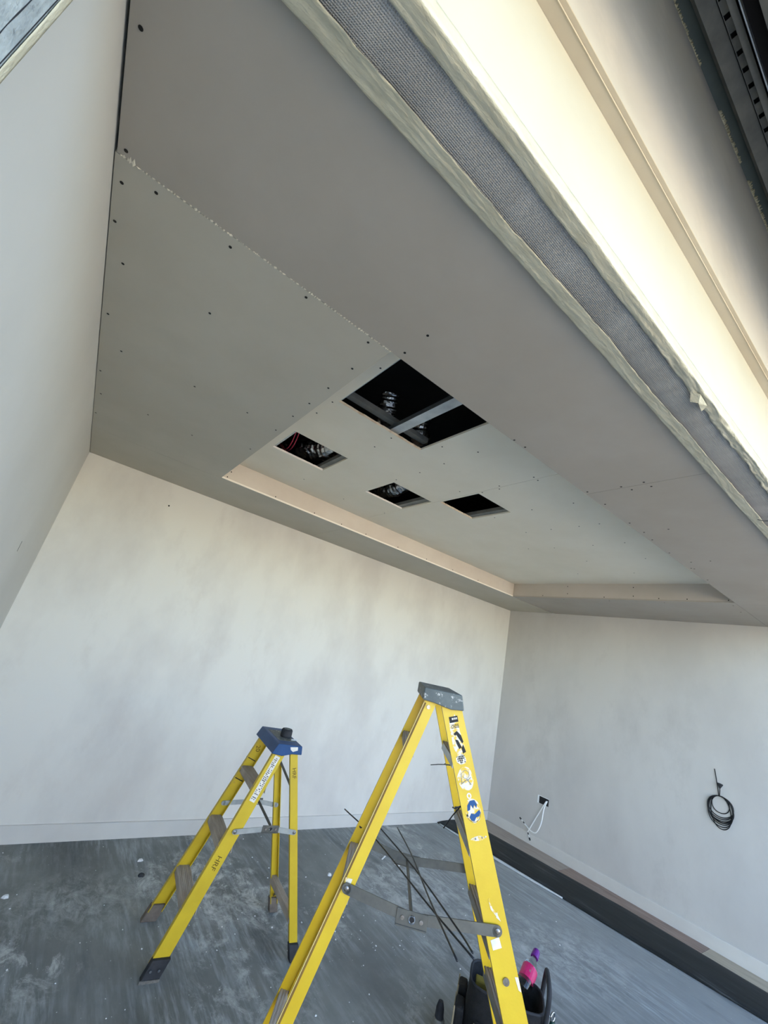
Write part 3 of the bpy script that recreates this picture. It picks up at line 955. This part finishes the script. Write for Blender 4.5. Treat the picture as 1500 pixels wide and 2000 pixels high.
        da = (pa - pb).normalized()
        sx = side * 0.004
        q0, q1 = ph + da * 0.050, ph - da * 0.050
        mb = MB()
        mb.bar(q0 + Vector((sx, 0, 0)), q1 + Vector((sx, 0, 0)), 0.003, wdt * 1.35, Vector((0, 0, 1)))
        mb.bar(q0 + Vector((sx, 0, -wdt * 0.7)), q1 + Vector((sx, 0, -wdt * 0.7)), 0.010, 0.004, Vector((0, 0, 1)))
        mb.build('hinge_plate', plate_m, root, bevel=0.0008, seg=1)
        for k in (-0.03, 0.03):
            c = ph + da * k
            MB().cyl(c + Vector((sx, 0, 0)), c + Vector((sx + side * 0.005, 0, 0)), 0.006, 12).build('rivet', M['bolt'], root)
        ring = [ph + Vector((sx + side * 0.003, math.cos(t) * 0.0095, math.sin(t) * 0.0095)) for t in [2 * math.pi * i / 18 for i in range(18)]]
        MB().tube(ring, 0.0024, 6, closed=True).build('eyelet', M['chrome'], root)
        MB().cyl(ph + Vector((sx, 0, 0)), ph + Vector((sx + side * 0.0022, 0, 0)), 0.0085, 14).build('eyelet_hole', M['ink'], root)
        return ph

# ---- near ladder
root = empty('step_ladder', (1.288, 1.323, 0), 0.8998)
tag(root, 'tall yellow stepladder with scuffed grey cap and torn stickers, nearest the camera', 'stepladder', 'yellow stepladders')
NP = dict(w0=0.319, w1=0.473, tf0=-0.063, tf1=-0.684, tr0=0.010, tr1=0.468, zt=1.579)
L = Ladder(root, NP)
Y = M['yellow']
for s in (-1, 1):
    L.rail(True, s, 0.072, 0.026, 0.012, 1.585, Y, inward=True, name='front_rail')
    rr_ = L.rail(False, s, 0.042, 0.024, 0.012, 1.575, Y, inward=True, name='rear_rail')
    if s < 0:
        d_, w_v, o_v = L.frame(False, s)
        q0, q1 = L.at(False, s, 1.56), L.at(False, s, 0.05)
        MB().bar(q0 + w_v * 0.0165 + o_v * 0.0006, q1 + w_v * 0.0165 + o_v * 0.0006, 0.007, 0.0008, o_v).build('edge_strip', M['brown_strip'], rr_)['label'] = 'brown rail edge'  # brown strip laid on the web along one edge
        MB().bar(q0 + w_v * 0.0207 + o_v * 0.0010, q1 + w_v * 0.0207 + o_v * 0.0010, 0.002, 0.0016, o_v).build('rail_lip', M['pale_lip'], rr_)  # thin cream line beside the brown strip
for z in (0.21, 0.45, 0.689, 0.929, 1.169, 1.406):
    L.tread(True, z, 0.066, 0.030, M['tread'], m2=M['bracelight'] if z > 1.3 else None)
for z in (0.448, 0.961, 1.409):
    L.tread(False, z, 0.034, 0.030, M['tread_pale'], name='rear_bar', m2=M['tread_pale'])
cap = MB()
hx = 0.182
top = [(0.044, 1.617), (-0.096, 1.619)]
prof = [(0.044, 1.617), (0.044, 1.574), (0.004, 1.572), (-0.062, 1.562), (-0.110, 1.568), (-0.096, 1.619)]
cap.prism([(0, y, z) for y, z in prof], ((-hx, 0, 0), (hx, 0, 0)))
cap.build('top_cap', M['cap_grey'], root, bevel=0.004)
ph1 = L.brace(-1, 0.976, -0.034, 0.947, M['brace'], M['brace'])
ph2 = L.brace(1, 0.976, -0.034, 0.947, M['brace'], M['brace'], off=0.004)
MB().cyl(ph1 + Vector((0.004, 0, 0)), ph2 - Vector((0.004, 0, 0)), 0.006, 10).build('spreader_rod', M['brace'], root)
for s in (-1, 1):
    for fr_ in (True, False):
        p = L.at(fr_, s, 0.02)
        MB().box(p.x - 0.022, p.x + 0.022, p.y - (0.046 if fr_ else 0.03), p.y + (0.046 if fr_ else 0.03), 0, 0.045).build('foot', M['rubber'], root, bevel=0.004)
# stickers and marks on the near front rail
random.seed(11)
def dashes(x0, x1, y0, y1, rows, fill=0.7, hgt=0.6):
    out = []
    for r in range(rows):
        yy = y0 + (y1 - y0) * (r + 0.5) / rows
        hh = (y1 - y0) / rows * hgt / 2
        x = x0
        while x < x1:
            w = random.uniform(0.0015, 0.006)
            if random.random() < fill:
                out.append([(x, yy - hh), (min(x + w, x1), yy - hh), (min(x + w, x1), yy + hh), (x, yy + hh)])
            x += w + random.uniform(0.0006, 0.002)
    return out
# on this rail the web axis runs rear (+) to front (-): seen from the camera, left is +
s1 = L.sticker(True, -1, 1.475, 0.004, 0.040, 0.155, M['torn'], n=22, ragged=0.25)
L.poly(True, -1, 1.532, 0.002, [[(-0.016, -0.010), (0.016, -0.010), (0.016, 0.010), (-0.016, 0.010)]], M['ink'], s1)
L.poly(True, -1, 1.532, 0.002, dashes(-0.013, 0.013, -0.006, 0.002, 1, 0.75, 0.8), M['paper'], s1, lift=0.0014)
L.poly(True, -1, 1.51, 0.002, dashes(-0.014, 0.014, -0.008, 0.006, 3, 0.85), M['ink'], s1)
L.poly(True, -1, 1.472, -0.001, [[(0.008, -0.022), (0.0, -0.026), (-0.012, -0.010), (-0.016, 0.012), (-0.010, 0.016), (0.0, -0.004)],
                                  [(0.012, 0.0), (0.002, 0.004), (-0.006, 0.028), (0.004, 0.032), (0.010, 0.014)],
                                  [(-0.004, 0.030), (-0.013, 0.020), (-0.018, 0.044), (-0.006, 0.048)],
                                  [(0.014, -0.018), (0.010, -0.012), (0.004, -0.014), (0.008, -0.022)]], M['ink'], s1)
s2 = L.sticker(True, -1, 1.412, 0.004, 0.036, 0.03, M['paper'], n=14, ragged=0.3)
L.poly(True, -1, 1.412, 0.004, dashes(-0.014, 0.014, -0.012, 0.012, 4, 0.9), M['ink'], s2)
c1_ = L.sticker(True, -1, 1.357, 0.002, 0.055, 0.070, M['torn'], name='round_sticker', n=26, ragged=0.12)
def arc(cx, cy, rx, ry, a0, a1, w, n=14):
    out = []
    for i in range(n):
        a, b = a0 + (a1 - a0) * i / n, a0 + (a1 - a0) * (i + 1) / n
        out.append([(cx + rx * math.cos(a), cy + ry * math.sin(a)), (cx + rx * math.cos(b), cy + ry * math.sin(b)),
                    (cx + (rx - w) * math.cos(b), cy + (ry - w) * math.sin(b)), (cx + (rx - w) * math.cos(a), cy + (ry - w) * math.sin(a))])
    return out
M['greyink'] = mat('grey_ink', lin(120, 120, 120), rough=0.6)
L.poly(True, -1, 1.357, 0.002, arc(-0.003, -0.012, 0.013, 0.013, 0.3, 5.6, 0.0015) + [
    [(0.012, -0.02), (0.010, -0.02), (0.016, 0.014), (0.018, 0.014)], [(0.018, 0.012), (0.016, 0.014), (-0.006, 0.004), (-0.005, 0.002)],
    [(-0.006, 0.002), (-0.004, 0.004), (-0.014, 0.022), (-0.016, 0.020)], [(-0.004, 0.006), (-0.018, -0.002), (-0.019, 0.000), (-0.005, 0.008)]], M['greyink'], c1_)
L.poly(True, -1, 1.309, 0.002, arc(0, 0, 0.008, 0.009, 0, 6.28, 0.004), M['paper'], c1_, lift=0.0008)
c2_ = L.sticker(True, -1, 1.268, -0.001, 0.054, 0.068, M['torn'], name='round_sticker', n=26, ragged=0.1)
L.poly(True, -1, 1.268, -0.001, [
    [(0.016, -0.018), (0.004, -0.030), (-0.012, -0.030), (-0.018, -0.016), (-0.013, -0.006), (-0.008, -0.016), (-0.002, -0.006), (0.004, -0.018), (0.009, -0.004), (0.019, -0.002)],
    [(-0.022, 0.000), (-0.014, 0.004), (-0.004, 0.010), (0.008, 0.006), (0.016, 0.016), (0.012, 0.026), (0.002, 0.030), (-0.006, 0.020), (-0.018, 0.018), (-0.024, 0.008)]], M['blueink'], c2_)
L.poly(True, -1, 1.268, -0.001, [[(0.020, 0.004), (0.026, 0.012), (0.018, 0.014)]], M['ink'], c2_)
L.poly(True, -1, 1.268, -0.001, arc(0, 0, 0.026, 0.033, 0.2, 2.9, 0.0014), M['ink_soft'], c2_, lift=0.0012)
s3_ = L.sticker(True, -1, 1.196, -0.002, 0.052, 0.012, M['torn'], name='worn_label', n=16, ragged=0.35)
L.poly(True, -1, 1.196, -0.002, dashes(-0.022, 0.022, -0.004, 0.004, 1, 0.7, 0.7), M['greyink'], s3_)
L.poly(True, -1, 1.02, -0.004, [[(0.012, -0.03), (0.008, -0.032), (0.004, -0.006), (-0.006, 0.008), (-0.002, 0.014), (0.010, -0.004)], [(-0.004, 0.006), (-0.012, 0.004), (-0.008, 0.012), (-0.014, 0.030), (-0.002, 0.018)]], M['torn'], root, name='paint_mark')
L.poly(True, -1, 0.945, 0.012, [[(0.014, -0.012), (-0.014, -0.016), (-0.016, 0.010), (0.012, 0.012)]], M['paper'], root, name='torn_label')
L.poly(True, -1, 0.855, -0.030, [[(0.005, -0.016), (-0.005, -0.014), (-0.0052, 0.020), (0.002, 0.014)]], M['paper'], root, name='paint_mark')
L.poly(False, -1, 0.985, 0.004, [[(0.012, -0.012), (-0.010, -0.018), (-0.012, 0.012), (0.006, 0.018)]], M['torn'], root, name='paint_mark', lift=0.0012)
p = L.on_web(True, -1, 0.865, 0.004, 0.001)
MB().cyl(p - Vector((0.0, 0, 0)), p - Vector((0.004, 0, 0)), 0.010, 14).build('rivet', M['bolt'], root)
p = L.on_web(True, 1, 1.20, 0.01, -0.004)
p = L.on_web(False, 1, 1.02, 0.004, -0.0005)
MB().cyl(p, p - Vector((0.003, 0, 0)), 0.007, 12).build('bolt_hole', M['ink'], root)
p = L.on_web(False, -1, 1.552, 0.0, 0.001)
MB().cyl(p, p - Vector((0.004, 0, 0)), 0.007, 12).build('rivet', M['bolt'], root)
# cable ties round the front rails
a = L.on_web(True, 1, 1.335, 0.0375, -0.012)
b = L.on_web(True, -1, 1.398, 0.0375, -0.010)
MB().tube([a + Vector((0.012, 0.001, 0)), a, (a * 3 + b) / 4, (a + b) / 2, b], 0.0024, 6).build('cable_tie', M['blackcable'], root)
MB().tube([a + Vector((0, 0.001, 0)), a + Vector((0.0, 0.03, -0.006)), a + Vector((-0.004, 0.062, -0.014))], 0.0018, 6).build('cable_tie_tail', M['blackcable'], root)
a = L.on_web(True, 1, 1.183, 0.0375, -0.010)
b = L.on_web(True, -1, 1.283, 0.0375, -0.010)
MB().tube([a + Vector((0.010, -0.03, 0.010)), a + Vector((0.0, 0.004, 0.004)), a * 0.8 + b * 0.2, b], 0.0028, 6).build('cable_tie', M['blackcable'], root)
MB().tube([b, b + Vector((0.06, 0.012, -0.050)), b + Vector((0.12, 0.026, -0.110))], 0.0022, 6).build('cable_tie_tail', M['blackcable'], root)

# ---- far ladder
root2 = empty('step_ladder', (1.411, 2.725, 0), 1.454)
tag(root2, 'short yellow stepladder with blue cap and white instruction label, standing farther back', 'stepladder', 'yellow stepladders')
FP = dict(w0=0.350, w1=0.432, tf0=0.060, tf1=0.440, tr0=-0.018, tr1=-0.310, zt=1.03)
L2 = Ladder(root2, FP)
YF_ = M['yellow_far']
for s in (-1, 1):
    L2.rail(True, s, 0.072, 0.026, 0.05, 1.02, YF_, inward=True, name='front_rail')
    L2.rail(False, s, 0.046, 0.024, 0.05, 1.02, YF_, inward=True, name='rear_rail')
for z in (0.269, 0.536, 0.823):
    t_ = L2.tread(True, z, 0.080, 0.034, M['tread_pale'], m2=M['tread_pale'])
L2.tread(False, 0.20, 0.040, 0.035, M['tread_pale'], name='rear_bar', m2=M['tread_pale'])
cap = MB()
prof = [(0.100, 1.062), (0.128, 1.006), (0.060, 0.997), (0.0, 1.012), (-0.064, 1.012), (-0.056, 1.060)]
cap.prism([(0, y, z) for y, z in prof], ((-0.205, 0, 0), (0.205, 0, 0)))
cap.build('top_cap', M['cap_blue'], root2, bevel=0.005)
tr_ = MB().box(-0.12, 0.13, -0.035, 0.075, 1.0605, 1.0625).build('cap_tray', M['cap_grey'], root2)
p0 = (-0.2062, -0.012, 1.04)
MB().add([(-0.2062, 0.022, 1.050), (-0.2062, -0.026, 1.054), (-0.2062, -0.030, 1.036), (-0.2062, 0.0, 1.026), (-0.2062, 0.016, 1.036),
          (-0.2050, 0.022, 1.050), (-0.2050, -0.026, 1.054), (-0.2050, -0.030, 1.036), (-0.2050, 0.0, 1.026), (-0.2050, 0.016, 1.036)],
         [(0, 1, 2, 3, 4), (9, 8, 7, 6, 5), (0, 5, 6, 1), (1, 6, 7, 2), (2, 7, 8, 3), (3, 8, 9, 4), (4, 9, 5, 0)]).build('torn_label', M['paper'], root2)
hb1 = L2.brace(-1, 0.604, 0.014, 0.622, M['bracelight'], M['brace'], wdt=0.026)
hb2 = L2.brace(1, 0.604, 0.014, 0.622, M['bracelight'], M['brace'], wdt=0.026, off=-0.008)
MB().bar(L2.at(True, 1, 0.77) + Vector((-0.02, -0.03, 0)), hb1 + Vector((0.006, 0, 0.01)), 0.004, 0.016).build('diagonal_strut', M['brace'], root2)
MB().bar(L2.at(False, 1, 0.90) + Vector((-0.01, 0.0, 0)), L2.at(False, -1, 0.80) + Vector((0.012, 0, 0)), 0.004, 0.018).build('diagonal_strut', M['brace'], root2)
MB().bar(L2.at(False, 1, 0.09) + Vector((-0.006, 0, 0)), L2.at(False, 1, 0.19) + Vector((-0.14, 0, 0)), 0.004, 0.014).build('diagonal_strut', M['brace'], root2)
for s in (-1, 1):
    for fr_ in (True, False):
        p = L2.at(fr_, s, 0.0)
        q = L2.at(fr_, s, 0.085)
        hw = 0.042 if fr_ else 0.028
        mb = MB()
        for (c, zz) in ((p, 0.0), (q, 0.085)):
            pass
        v = [(p.x - 0.02, p.y - hw, 0), (p.x + 0.02, p.y - hw, 0), (p.x + 0.02, p.y + hw, 0), (p.x - 0.02, p.y + hw, 0),
             (q.x - 0.018, q.y - hw - 0.001, 0.08), (q.x + 0.018, q.y - hw - 0.001, 0.08), (q.x + 0.018, q.y + hw + 0.001, 0.08), (q.x - 0.018, q.y + hw + 0.001, 0.08)]
        mb.add(v, [(0, 3, 2, 1), (4, 5, 6, 7), (0, 1, 5, 4), (1, 2, 6, 5), (2, 3, 7, 6), (3, 0, 4, 7)])
        ft = mb.build('foot', M['rubber'] if s < 0 else M['rubber_dusty'], root2, bevel=0.004)
        if fr_ and s < 0:
            MB().box(p.x - 0.026, p.x - 0.0205, p.y - hw - 0.004, p.y + hw + 0.004, 0.0, 0.012).build('foot_pad', M['alu'], ft)
            for k in (-0.02, 0.018):
                MB().cyl((p.x - 0.0205, p.y + k - 0.01, 0.045), (p.x - 0.026, p.y + k - 0.01, 0.045), 0.006, 10).build('rivet', M['chrome'], ft)
lb = L2.sticker(True, -1, 0.868, 0.0, 0.034, 0.255, M['paper'], name='instruction_label')
L2.poly(True, -1, 0.868, 0.0, dashes(-0.013, 0.013, -0.118, 0.118, 26, 0.62, 0.55), M['ink'], lb)
L2.writing(False, -1, 0.905, 0.0, 'HRF', 0.034, M['ink_soft'], ang=math.radians(-90))
L2.writing(True, -1, 0.46, 0.0, 'HRF', 0.038, M['ink_soft'], ang=math.radians(-90))
L2.writing(True, 1, 0.93, 0.0, '20', 0.040, M['ink_soft'], ang=math.radians(-60), inner=True)
for z in (0.865, 0.742):
    d, web, out = L2.frame(True, 1)
    c = L2.on_web(True, 1, z, 0, 0)
    MB().bar(c - web * 0.037 + out * -0.004, c + web * 0.037 + out * -0.004, 0.004, 0.005, d).build('joint_band', M['ink'], root2)
# things left on the far ladder's cap
cx, cy = 1.411, 2.725
ca, sa = math.cos(1.454), math.sin(1.454)
def on2(x, y, z):
    return Vector((cx + ca * x - sa * y, cy + sa * x + ca * y, z))
cup = empty('socket_adapter', on2(-0.02, 0.0, 1.0628))
MB().tube([(0, 0, 0), (0, 0, 0.008), (0, 0, 0.040), (0, 0, 0.047)], [0.034, 0.037, 0.036, 0.031], 20).build('body', M['rubber'], cup, smooth=False)
MB().tube([(0, 0, 0.0473), (0, 0, 0.049)], 0.024, 18).build('lid', M['cap_grey'], cup)
tag(cup, 'black round plastic cup standing on the blue ladder cap', 'cup')
pn = MB().tube([on2(-0.105, -0.010, 1.0675), on2(-0.10, -0.045, 1.0675), on2(-0.098, -0.054, 1.0675)], [0.004, 0.004, 0.0012], 8).build('pencil', M['strip'])
tag(pn, 'short pale pencil lying on the blue ladder cap', 'pencil')

# ------------------------------------------------------------------ thin black rods lying across the near ladder's spreaders
def rod(pts, label, zz):
    o = MB().tube(bez([(x, y, zz) for x, y in pts], 8), 0.0027, 7).build('cable_rod', M['rod'], smooth=True)
    tag(o, label, 'rod', 'black cable rods on the near ladder')
    return o
rod([(1.33, 1.80), (1.31, 1.53), (1.22, 1.11), (1.18, 0.89)], 'leftmost thin black rod across the near ladder, its tip highest in the photo', 0.997)
rod([(1.395, 1.71), (1.385, 1.60), (1.31, 1.27), (1.22, 0.99), (1.185, 0.90)], 'middle thin black rod across the near ladder, pointing at the tool bag', 1.004)
rod([(1.46, 1.57), (1.36, 1.36), (1.22, 1.11), (1.10, 0.88)], 'short thin black rod crossing the other two, ending left of the bag', 1.0125)

# ------------------------------------------------------------------ tool bag, bottle and small things on the floor
bag = empty('tool_bag', (2.37, 1.58, 0), math.radians(-53))
tag(bag, 'black open tool bag with tan piping behind the near ladder', 'tool bag')
W, D, H = 0.185, 0.135, 0.30
def ring_pts(w, d, z, n=32, p=4.0):
    out = []
    for i in range(n):
        a = 2 * math.pi * i / n
        c, s = math.cos(a), math.sin(a)
        r = (abs(c) ** p + abs(s) ** p) ** (-1 / p)
        out.append((w * r * c, d * r * s, z))
    return out
rings = [ring_pts(W * k, D * k2, z) for k, k2, z in ((0.92, 0.92, 0.0), (1.0, 1.0, 0.02), (1.02, 1.04, 0.15), (0.96, 0.94, 0.27), (0.95, 0.92, H), (0.91, 0.87, H), (0.88, 0.85, 0.24), (0.86, 0.82, 0.12))]
v = [q for r in rings for q in r]
n = 32
f = [(i * n + k, i * n + (k + 1) % n, (i + 1) * n + (k + 1) % n, (i + 1) * n + k) for i in range(len(rings) - 1) for k in range(n)]
f += [tuple(range(n - 1, -1, -1)), tuple((len(rings) - 1) * n + k for k in range(n))]
MB().add(v, f).build('body', M['bag'], bag, smooth=True)
MB().tube(ring_pts(W * 0.935, D * 0.9, H + 0.002), 0.006, 8, closed=True).build('rim', M['rubber'], bag, smooth=True)
MB().box(-W * 0.8, -W * 0.1, -0.02, 0.03, 0.14, 0.285).build('lining_panel', M['olive'], bag, bevel=0.006)
MB().tube(bez([(W * 0.93, -0.10, 0.26), (W * 1.0, -0.09, 0.38), (W * 0.98, 0.0, 0.42), (W * 1.0, 0.09, 0.37), (W * 0.93, 0.10, 0.26)], 8), 0.011, 8).build('handle', M['rubber'], bag, smooth=True)
for k, (x0, y0, zz, w, h) in enumerate(((-W * 1.06, -0.05, 0.13, 0.10, 0.13), (-W * 1.04, 0.07, 0.15, 0.09, 0.12))):
    pk = MB().box(x0 - 0.035, x0 + 0.01, y0 - w / 2, y0 + w / 2, zz - h / 2, zz + h / 2).build('pocket', M['bag'], bag, bevel=0.012)
    MB().tube(bez([(x0 - 0.036, y0 - w / 2, zz + h / 2), (x0 - 0.038, y0 - w / 2, zz - h / 3), (x0 - 0.038, y0, zz - h / 2), (x0 - 0.038, y0 + w / 2, zz - h / 3), (x0 - 0.036, y0 + w / 2, zz + h / 2)], 6), 0.004, 6).build('piping', M['piping'], pk)
for k, xx in enumerate((-0.10, -0.02, 0.07)):
    pk = MB().box(xx - 0.038, xx + 0.038, -D * 1.02 - 0.028, -D * 0.98, 0.06, 0.20).build('pocket', M['bag'], bag, bevel=0.01)
    MB().tube([(xx - 0.038, -D * 1.02 - 0.029, 0.2), (xx, -D * 1.02 - 0.034, 0.195), (xx + 0.038, -D * 1.02 - 0.029, 0.2)], 0.0035, 6).build('piping', M['piping'], pk)
yt = MB().box(-0.03, 0.03, -0.016, 0.016, 0, 0.10).build('tape_measure', M['yellowtool'], bevel=0.006)
yt.location = (2.245, 1.60, 0.235); yt.rotation_euler = (0.3, 0.2, 0.4)
tag(yt, 'yellow hand tool tucked in the left side of the black tool bag', 'tool')
# bottle leaning out of the bag
bt = empty('drink_bottle', (2.475, 1.562, 0.272))
bt.rotation_euler = Vector((0.30, 0.08, 0.16)).to_track_quat('Z', 'Y').to_euler()
tag(bt, 'clear plastic drink bottle with pink label and purple cap in tool bag', 'bottle')
bt_prof = [(0.0, 0.030), (0.006, 0.037), (0.12, 0.038), (0.138, 0.034), (0.168, 0.018), (0.178, 0.0135), (0.185, 0.0135)]
MB().tube([(0, 0, z) for z, r in bt_prof], [r for z, r in bt_prof], 24).build('bottle_body', M['clear'], bt, smooth=True)
lbm = MB()
lbm.tube([(0, 0, 0.052), (0, 0, 0.118)], 0.0388, 24)
lbm.build('bottle_label', M['pinklabel'], bt, smooth=False)
MB().tube([(0, 0, 0.183), (0, 0, 0.187), (0, 0, 0.220), (0, 0, 0.226)], [0.019, 0.020, 0.018, 0.015], 16).build('bottle_cap', M['purple'], bt)
# green hand tool with a steel ring beside the bag
gt = empty('hand_tool', (2.49, 1.40, 0.0))
MB().tube([(0, 0, 0), (0, 0, 0.02), (0, 0, 0.18), (0, 0, 0.24), (0, 0, 0.26)], [0.02, 0.024, 0.022, 0.016, 0.010], 14).build('grip', M['green'], gt)
MB().tube([(0.016 * math.cos(t), 0, 0.275 + 0.016 * math.sin(t)) for t in [2 * math.pi * i / 20 for i in range(20)]], 0.004, 7, closed=True).build('ring', M['chrome'], gt, smooth=True)
tag(gt, 'dark green tool handle with a steel ring right of the tool bag', 'tool')
dt = empty('cartridge_nozzle', (2.20, 1.83, 0.0))
MB().tube([(0, 0, 0), (0, 0, 0.055), (0, 0, 0.062)], [0.030, 0.030, 0.026], 16).build('barrel', M['galv_dull'], dt)
MB().tube([(0, 0, 0.062), (0, 0, 0.10), (0, 0, 0.125)], [0.022, 0.020, 0.012], 14).build('tip', M['rubber'], dt)
tag(dt, 'small grey cylinder with black tip standing on floor left of bag', 'tool')

# plaster crumbs: too many and too small to count, one scatter; the larger pieces are things
random.seed(5)
mb = MB()
def crumb(mb, x, y, s):
    a = random.uniform(0, 6.28)
    h = s * random.uniform(0.3, 0.7)
    pts = []
    k = 5
    for i in range(k):
        t = a + 2 * math.pi * i / k
        r = s * random.uniform(0.6, 1.2)
        pts.append((x + r * math.cos(t), y + r * math.sin(t), 0.0))
    top = [(x + (p[0] - x) * 0.6, y + (p[1] - y) * 0.6, h) for p in pts]
    mb.add(pts + top, [tuple(range(k - 1, -1, -1)), tuple(range(k, 2 * k))] + [(i, (i + 1) % k, k + (i + 1) % k, k + i) for i in range(k)])
for i in range(420):
    x, y = random.uniform(-0.25, 4.2), random.uniform(1.0, 3.85)
    if i % 3 == 0:
        x, y = random.gauss(2.2, 0.5), random.gauss(2.7, 0.5)
    if y < 2.3 and random.random() < 0.7:
        continue
    if -0.28 < x < 4.2 and y < 3.9 and (x - 2.37) ** 2 + (y - 1.58) ** 2 > 0.14:
        crumb(mb, x, y, 0.0018 + 0.005 * random.random() ** 2.2)
cr = mb.build('plaster_crumbs', M['white'])
tag(cr, 'white plaster crumbs and flakes scattered over the dusty floor', 'debris', kind='stuff')
def piece(name, x, y, s, m, label, flat=0.4):
    mb = MB()
    crumb(mb, 0, 0, s)
    o = mb.build(name, m)
    o.location = (x, y, 0.0)
    tag(o, label, 'debris')
piece('plaster_lump', 3.082, 3.242, 0.045, M['white'], 'white plaster lump on floor under the near ladder spreader')
piece('plaster_lump', 0.306, 3.353, 0.020, M['white'], 'small white plaster chip on the floor at far left')
piece('plaster_lump', 1.03, 3.62, 0.022, M['white'], 'white plaster chip near the back wall behind the short ladder')
piece('plaster_lump', 2.35, 3.2, 0.022, M['white'], 'white plaster chip on floor right of the short ladder')
piece('rubber_plug', 1.012, 3.441, 0.022, M['rubber'], 'small black plug lying on the floor left of short ladder')
off = MB().tube(bez([(2.98, 3.33, 0.006), (3.10, 3.40, 0.006), (3.22, 3.42, 0.006)], 5), 0.006, 6).build('plaster_sliver', M['white'])
tag(off, 'thin white sliver beside the plaster lump under the near ladder', 'debris')
